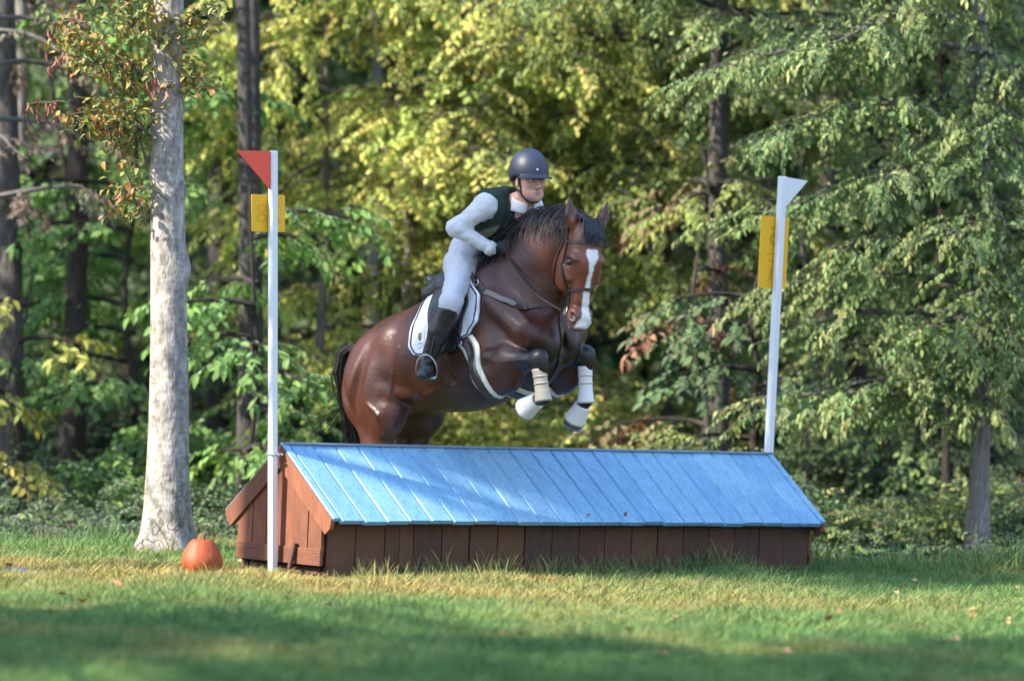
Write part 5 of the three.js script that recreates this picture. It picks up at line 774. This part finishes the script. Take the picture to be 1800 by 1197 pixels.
// ---------------------------------------------------------------- the rider
{
  const g = onHorse('person', 'rider in white shirt, green vest and navy helmet on the bay horse', 'person');
  const J = { hip: [-0.125, 0.045, 0.1], knee: [-0.035, -0.262, 0.37], ank: [-0.285, -0.545, 0.41], toe: [-0.245, -0.635, 0.5], heel: [-0.31, -0.59, 0.38], pel: [-0.22, 0.09, 0], ches: [0.1, 0.19, 0], neck: [0.26, 0.235, 0], sh: [0.21, 0.245, 0.18], el: [0.045, 0.16, 0.3], wr: [0.155, 0.0, 0.15] };
  const JL = { el: [0.07, 0.13, -0.3], wr: [0.17, 0.0, -0.13] };
  const M = p => [p[0], p[1], -p[2]];
  const torso = (F, e, k) => { F.ell([-0.145, 0.08, 0], [0.12 + e, 0.115 + e, 0.155 + e], 0.25, k); F.cap([-0.11, 0.12, 0], [0.06, 0.205, 0], 0.105 + e, 0.115 + e, k, 1.3); F.ell([0.13, 0.225, 0], [0.15 + e, 0.125 + e, 0.165 + e], 0.35, k); };
  const arms = (F, e, k, w) => { for (const [s, el, wr] of [[1, J.el, J.wr], [-1, JL.el, JL.wr]]) { const sh = s > 0 ? J.sh : M(J.sh); F.cap(sh, el, 0.046 + e, 0.037 + e * 0.8, k); F.cap(el, wr, 0.038 + e * 0.8, 0.025 + e * 0.8, k); } };
  const legs = (F, e, k) => { for (const s of [1, -1]) { const f = s > 0 ? q => q : M; F.cap(f(J.hip), f(J.knee), 0.088 + e, 0.058 + e, k); F.cap(f(J.knee), f(J.ank), 0.055 + e, 0.034 + e, k); } };
  // head axes: x where the face looks, y up
  const fy = 0.5, fx = V(Math.sin(fy), -0.04, Math.cos(fy)).normalize(), fz = V().crossVectors(fx, V(0, 1, 0)).normalize(), fu = V().crossVectors(fz, fx), M4 = new THREE.Matrix4().makeBasis(toHorse(fx), toHorse(fu), toHorse(fz)).setPosition(0.416, 0.337, 0.005);
  const H = new Field([-0.16, -0.25, -0.12], [0.15, 0.17, 0.12], 0.004);
  H.ell([-0.005, 0.045, 0], [0.098, 0.105, 0.077], 0, 0.02); H.ell([0.032, -0.035, 0], [0.066, 0.085, 0.061], -0.1, 0.03); H.ell([0.045, -0.085, 0], [0.046, 0.038, 0.043], 0, 0.03); H.ell([0.082, -0.104, 0], [0.02, 0.02, 0.022], 0, 0.02); H.pair('cap', [0.07, -0.085, 0.025], [-0.01, -0.055, 0.058], 0.02, 0.018, 0.03);
  H.cap([0.096, 0.005, 0], [0.117, -0.036, 0], 0.008, 0.0125, 0.014); H.pair('ell', [0.106, -0.042, 0.011], [0.01, 0.008, 0.008], 0, 0.008); H.pair('cap', [0.088, 0.02, 0.015], [0.07, 0.022, 0.05], 0.01, 0.01, 0.016); H.pair('ell', [0.072, -0.025, 0.04], [0.022, 0.018, 0.02], 0, 0.02);
  H.pair('ell', [0.097, 0.002, 0.031], [0.013, 0.01, 0.016], 0, 0.012, true); H.ell([0.097, -0.066, 0], [0.013, 0.0065, 0.022], 0, 0.008); H.ell([0.094, -0.079, 0], [0.013, 0.008, 0.02], 0, 0.008); H.cap([0.112, -0.073, 0.018], [0.112, -0.073, -0.018], 0.003, 0.003, 0.005, 1, true);
  H.pair('ell', [-0.005, -0.012, 0.076], [0.02, 0.032, 0.011], -0.2, 0.008); H.pair('ell', [0.0, -0.01, 0.086], [0.011, 0.02, 0.006], -0.2, 0.006, true); H.cap([-0.01, -0.07, 0], [-0.065, -0.2, 0], 0.056, 0.06, 0.03);
  const skin = (x, y, z) => { const n = 0.94 + 0.16 * fbm(x * 30, y * 30, z * 30); let c = [0.56, 0.31, 0.235].map(q => q * n); const lip = Math.exp(-(((y + 0.073) / 0.011) ** 2 + (z / 0.021) ** 2)) * (x > 0.085 ? 1 : 0), brow = Math.exp(-(((y - 0.024) / 0.006) ** 2)) * smooth(0.055, 0.045, Math.abs(z)) * smooth(0.01, 0.02, Math.abs(z)) * (x > 0.06 ? 1 : 0), hairy = smooth(-0.01, -0.05, x) * smooth(-0.07, -0.02, y); c = c.map((q, i) => lerp(q, [0.42, 0.13, 0.12][i], lip * 0.8)); return c.map((q, i) => lerp(q, [0.07, 0.045, 0.03][i], Math.max(brow * 0.7, hairy))); };
  const Bd = new Field([-0.45, -0.72, -0.56], [0.4, 0.4, 0.56], 0.013); torso(Bd, -0.012, 0.05); arms(Bd, -0.006, 0.03); legs(Bd, -0.008, 0.04); Bd.cap(J.ches, J.neck, 0.1, 0.06, 0.06, 1.2); Bd.cap(J.neck, [0.38, 0.27, 0], 0.056, 0.05, 0.04); for (const f of [q => q, M]) Bd.cap(f(J.heel), f(J.toe), 0.03, 0.026, 0.03);
  const gb = Bd.mesh(() => [0.55, 0.31, 0.24]), gh = H.mesh(skin).applyMatrix4(M4);
  mesh('body', mergeGeometries([gb, gh]), phy({ vertexColors: true, roughness: 0.55, sheen: 0.1 }), g);
  for (const s of [1, -1]) { const e = mesh('eye', new THREE.SphereGeometry(0.0115, 14, 10).translate(0.083, 0.001, s * 0.031).applyMatrix4(M4), std({ color: lin(0.65, 0.62, 0.6), roughness: 0.25 }), g); mesh('iris', new THREE.SphereGeometry(0.0055, 10, 8).translate(0.0915, 0.001, s * 0.0305).applyMatrix4(M4), std({ color: lin(0.04, 0.03, 0.025), roughness: 0.2 }), e); }
  // helmet
  const shell = new Field([-0.19, -0.1, -0.16], [0.22, 0.24, 0.16], 0.0055);
  shell.ell([-0.012, 0.05, 0], [0.128, 0.135, 0.112], -0.04, 0.01); shell.op((x, y, z) => { const h = 0.022 - 0.034 * smooth(0.0, -0.06, x) - 0.0 * x; return y - h; }, [-0.2, -0.2, -0.2], [0.2, 0.022, 0.2], 0.006, true); shell.ell([-0.01, 0.02, 0], [0.105, 0.095, 0.086], 0, 0.004, true);
  shell.op((x, y, z) => Math.max(Math.hypot((x - 0.045) / 1.0, z * 1.02) - 0.112, Math.abs(y - 0.024 + (x - 0.1) * 0.16 + z * z * 1.2) - 0.006, 0.06 - x), [0.05, -0.02, -0.13], [0.17, 0.06, 0.13], 0.012);
  const navyShell = phy({ color: lin(0.028, 0.035, 0.06), roughness: 0.5, clearcoat: 0.15, clearcoatRoughness: 0.5 }), hel = mesh('helmet', shell.mesh().applyMatrix4(M4), navyShell, g); hel.userData.label = 'dark navy riding helmet with short brim';
  const bd = new THREE.CylinderGeometry(0.0075, 0.0075, 0.004, 16).rotateZ(-PI / 2); bd.rotateY(-0.1).translate(0.114, 0.064, 0.012); mesh('badge', bd.applyMatrix4(M4), std({ color: lin(0.7, 0.7, 0.72), metalness: 0.6, roughness: 0.3 }), hel);
  const web = std({ color: lin(0.016, 0.016, 0.02), roughness: 0.7 });
  for (const s of [1, -1]) { mesh('chin_strap', strap(H, [V(0.02, 0.03, 0.084 * s), V(0.022, -0.03, 0.075 * s), V(0.03, -0.075, 0.058 * s), V(0.055, -0.118, 0.03 * s), V(0.062, -0.128, 0)], 0.013, 0.004, 0.002, 26, M4), web, hel); mesh('rear_strap', strap(H, [V(-0.055, 0.01, 0.075 * s), V(-0.02, -0.045, 0.075 * s), V(0.012, -0.06, 0.068 * s)], 0.012, 0.004, 0.004, 16, M4), web, hel); }
  // shirt with full sleeves and stand collar
  const folds = (f, a) => (x, y, z) => a * (0.8 * noise(x * f, y * f * 1.6, z * f) + 0.7 * (0.4 - Math.abs(noise(x * f * 1.5 + y * f, y * f * 2 - z * f, z * f * 1.2))) + 0.3 * noise(x * f * 2.6, y * f * 2.6, z * f * 2.6));
  const shirtM = std({ color: lin(0.66, 0.66, 0.68), roughness: 0.85 });
  const Sh = new Field([-0.3, -0.16, -0.44], [0.42, 0.42, 0.44], 0.0085); arms(Sh, 0.011, 0.035); Sh.ell([0.19, 0.25, 0.18], [0.068, 0.068, 0.06], 0.3, 0.04); Sh.ell([0.19, 0.25, -0.18], [0.068, 0.068, 0.06], 0.3, 0.04); Sh.ell([0.12, 0.21, 0], [0.14, 0.12, 0.155], 0.4, 0.05); Sh.cap([-0.08, 0.12, 0], [0.1, 0.2, 0], 0.1, 0.11, 0.05, 1.3);
  Sh.pair('ell', [0.12, 0.19, 0.25], [0.07, 0.045, 0.03], 0.45, 0.03);
  mesh('shirt', Sh.mesh(null, folds(20, 0.0075)), shirtM, g);
  const col = []; { const N = 28, o = [], n = []; for (let i = 0; i <= N; i++) for (let j = 0; j <= 4; j++) { const a = lerp(0.28, 2 * PI - 0.28, i / N), t = j / 4, fl = 1 + 0.25 * (1 - t); const p = (r) => V(-0.045 - 0.035 * (1 - t) + Math.cos(a) * r * fl, -0.165 + t * 0.06 + 0.028 * -Math.cos(a), Math.sin(a) * r * fl * 1.02).applyMatrix4(M4); o.push(p(0.074)); n.push(p(0.069)); } mesh('collar', closedSheet(n, o, N, 4), shirtM, g); }
  for (const [el, wr] of [[J.el, J.wr], [JL.el, JL.wr]]) { const a = V(...el), b = V(...wr), d = b.clone().sub(a).normalize(); mesh('cuff', tube([b.clone().addScaledVector(d, -0.03), b.clone().addScaledVector(d, -0.015), b.clone().addScaledVector(d, 0.012)], () => 0.043, 18), shirtM, g); }
  // body protector vest: green with black edging
  const Ve = new Field([-0.4, -0.1, -0.26], [0.36, 0.42, 0.26], 0.0085); Ve.ell([0.15, 0.225, 0], [0.168, 0.142, 0.172], 0.4, 0.05); Ve.cap([-0.13, 0.12, 0], [0.08, 0.205, 0], 0.12, 0.13, 0.06, 1.22); Ve.pair('cap', [0.22, 0.28, 0.1], [0.13, 0.325, 0.1], 0.048, 0.045, 0.05);
  Ve.pair('ell', [0.195, 0.235, 0.22], [0.08, 0.09, 0.06], 0.4, 0.02, true); Ve.cap([0.3, 0.26, 0], [0.42, 0.3, 0], 0.066, 0.08, 0.02, 1, true);
  const vestC = (x, y, z) => { const n = 1 + 0.25 * fbm(x * 20, y * 20, z * 20); const edge = Math.max(smooth(0.112, 0.1, Math.hypot((x - 0.195) * 1.0, (y - 0.235) * 0.95, (Math.abs(z) - 0.22) * 1.2) - 0.0), smooth(0.012, 0.008, Math.abs(Math.abs(z) - 0.095)) * (x > 0.02 ? 1 : 0), smooth(-0.235, -0.245, x)); const hem = smooth(0.135, 0.12, y) * smooth(0.05, 0.07, x); let c = [0.009 * n, 0.03 * n, 0.02 * n]; c = c.map((q, i) => lerp(q, [0.2, 0.19, 0.14][i] * n, hem)); return c.map((q, i) => lerp(q, 0.012, edge)); };
  const vest = mesh('vest', Ve.mesh(vestC, folds(14, 0.003)), std({ vertexColors: true, roughness: 0.8 }), g); vest.userData.label = 'dark green padded vest with black edging';
  // breeches
  const Br = new Field([-0.42, -0.42, -0.5], [0.1, 0.26, 0.5], 0.0085); Br.ell([-0.15, 0.08, 0], [0.125, 0.115, 0.155], 0.2, 0.04); Br.pair('cap', J.hip, J.knee, 0.09, 0.062, 0.05); Br.pair('ell', [-0.11, -0.04, 0.2], [0.085, 0.11, 0.07], 0.2, 0.04); Br.pair('cap', J.knee, [-0.1, -0.335, 0.38], 0.062, 0.058, 0.03); Br.cap([-0.14, 0.1, 0], [-0.03, 0.15, 0], 0.105, 0.1, 0.05, 1.3);
  mesh('breeches', Br.mesh(null, folds(15, 0.007)), std({ color: lin(0.6, 0.59, 0.63), roughness: 0.85 }), g);
  // tall boots
  for (const s of [1, -1]) {
    const f = s > 0 ? q => q : M, Bo = new Field([-0.44, -0.72, s > 0 ? 0.26 : -0.62], [0.04, -0.2, s > 0 ? 0.62 : -0.26], 0.0075);
    Bo.cap(f([-0.06, -0.295, 0.378]), f([-0.15, -0.4, 0.395]), 0.065, 0.06, 0.02); Bo.cap(f([-0.15, -0.4, 0.395]), f(J.ank), 0.06, 0.04, 0.03); Bo.op((x, y, z) => (y + 0.285) * -0.9 - (x + 0.06) * 0.4 , [-0.3, -0.3, -0.7], [0.1, -0.1, 0.7], 0.004, true);
    Bo.cap(f(J.ank), f(J.heel), 0.042, 0.034, 0.03); Bo.cap(f(J.heel), f([-0.25, -0.615, 0.455]), 0.034, 0.04, 0.03); Bo.cap(f([-0.255, -0.61, 0.45]), f(J.toe), 0.042, 0.036, 0.03, 1);
    const b = mesh('boot', Bo.mesh(null, (x, y, z) => 0.0025 * noise(x * 30, y * 60, z * 30) * smooth(-0.42, -0.5, y)), leather, g);
    const st = mesh('spur', tube([V(...f([-0.26, -0.53, 0.452])), V(...f([-0.31, -0.535, 0.425])), V(...f([-0.345, -0.55, 0.4]))], () => 0.005, 6), steelB, b);
  }
  // gloved hands closed round the reins
  for (const [s, c] of [[1, rider0.handR], [-1, rider0.handL]]) {
    const G = new Field([c.x - 0.1, c.y - 0.09, c.z - 0.1], [c.x + 0.1, c.y + 0.09, c.z + 0.1], 0.0042), wr = s > 0 ? J.wr : JL.wr, p = (a, b, d) => [c.x + a, c.y + b, c.z + d * s];
    G.cap(wr, p(-0.02, 0.008, 0.02), 0.03, 0.032, 0.02); G.ell(p(-0.004, 0.004, 0.016), [0.042, 0.04, 0.02], 0.2, 0.02);
    for (let k = 0; k < 4; k++) { const y = 0.028 - k * 0.02, l = [0.036, 0.04, 0.038, 0.03][k]; G.cap(p(0.024, y, 0.022), p(0.024 + l * 0.6, y - 0.004, 0.004), 0.0102, 0.0096, 0.006); G.cap(p(0.024 + l * 0.6, y - 0.004, 0.004), p(0.016 + l * 0.3, y - 0.006, -0.016), 0.0096, 0.0092, 0.005); G.cap(p(0.016 + l * 0.3, y - 0.006, -0.016), p(0.004, y - 0.006, -0.01), 0.0092, 0.0088, 0.005); }
    G.cap(p(-0.014, 0.03, 0.006), p(0.008, 0.044, -0.008), 0.0125, 0.011, 0.01); G.cap(p(0.008, 0.044, -0.008), p(0.03, 0.042, -0.014), 0.011, 0.0095, 0.006);
    mesh('glove', G.mesh(), std({ color: lin(0.014, 0.015, 0.02), roughness: 0.7 }), g);
  }
}

scene.traverse(o => { if (o.isMesh) { o.castShadow = true; o.receiveShadow = true; } });
renderer.render(scene, camera);
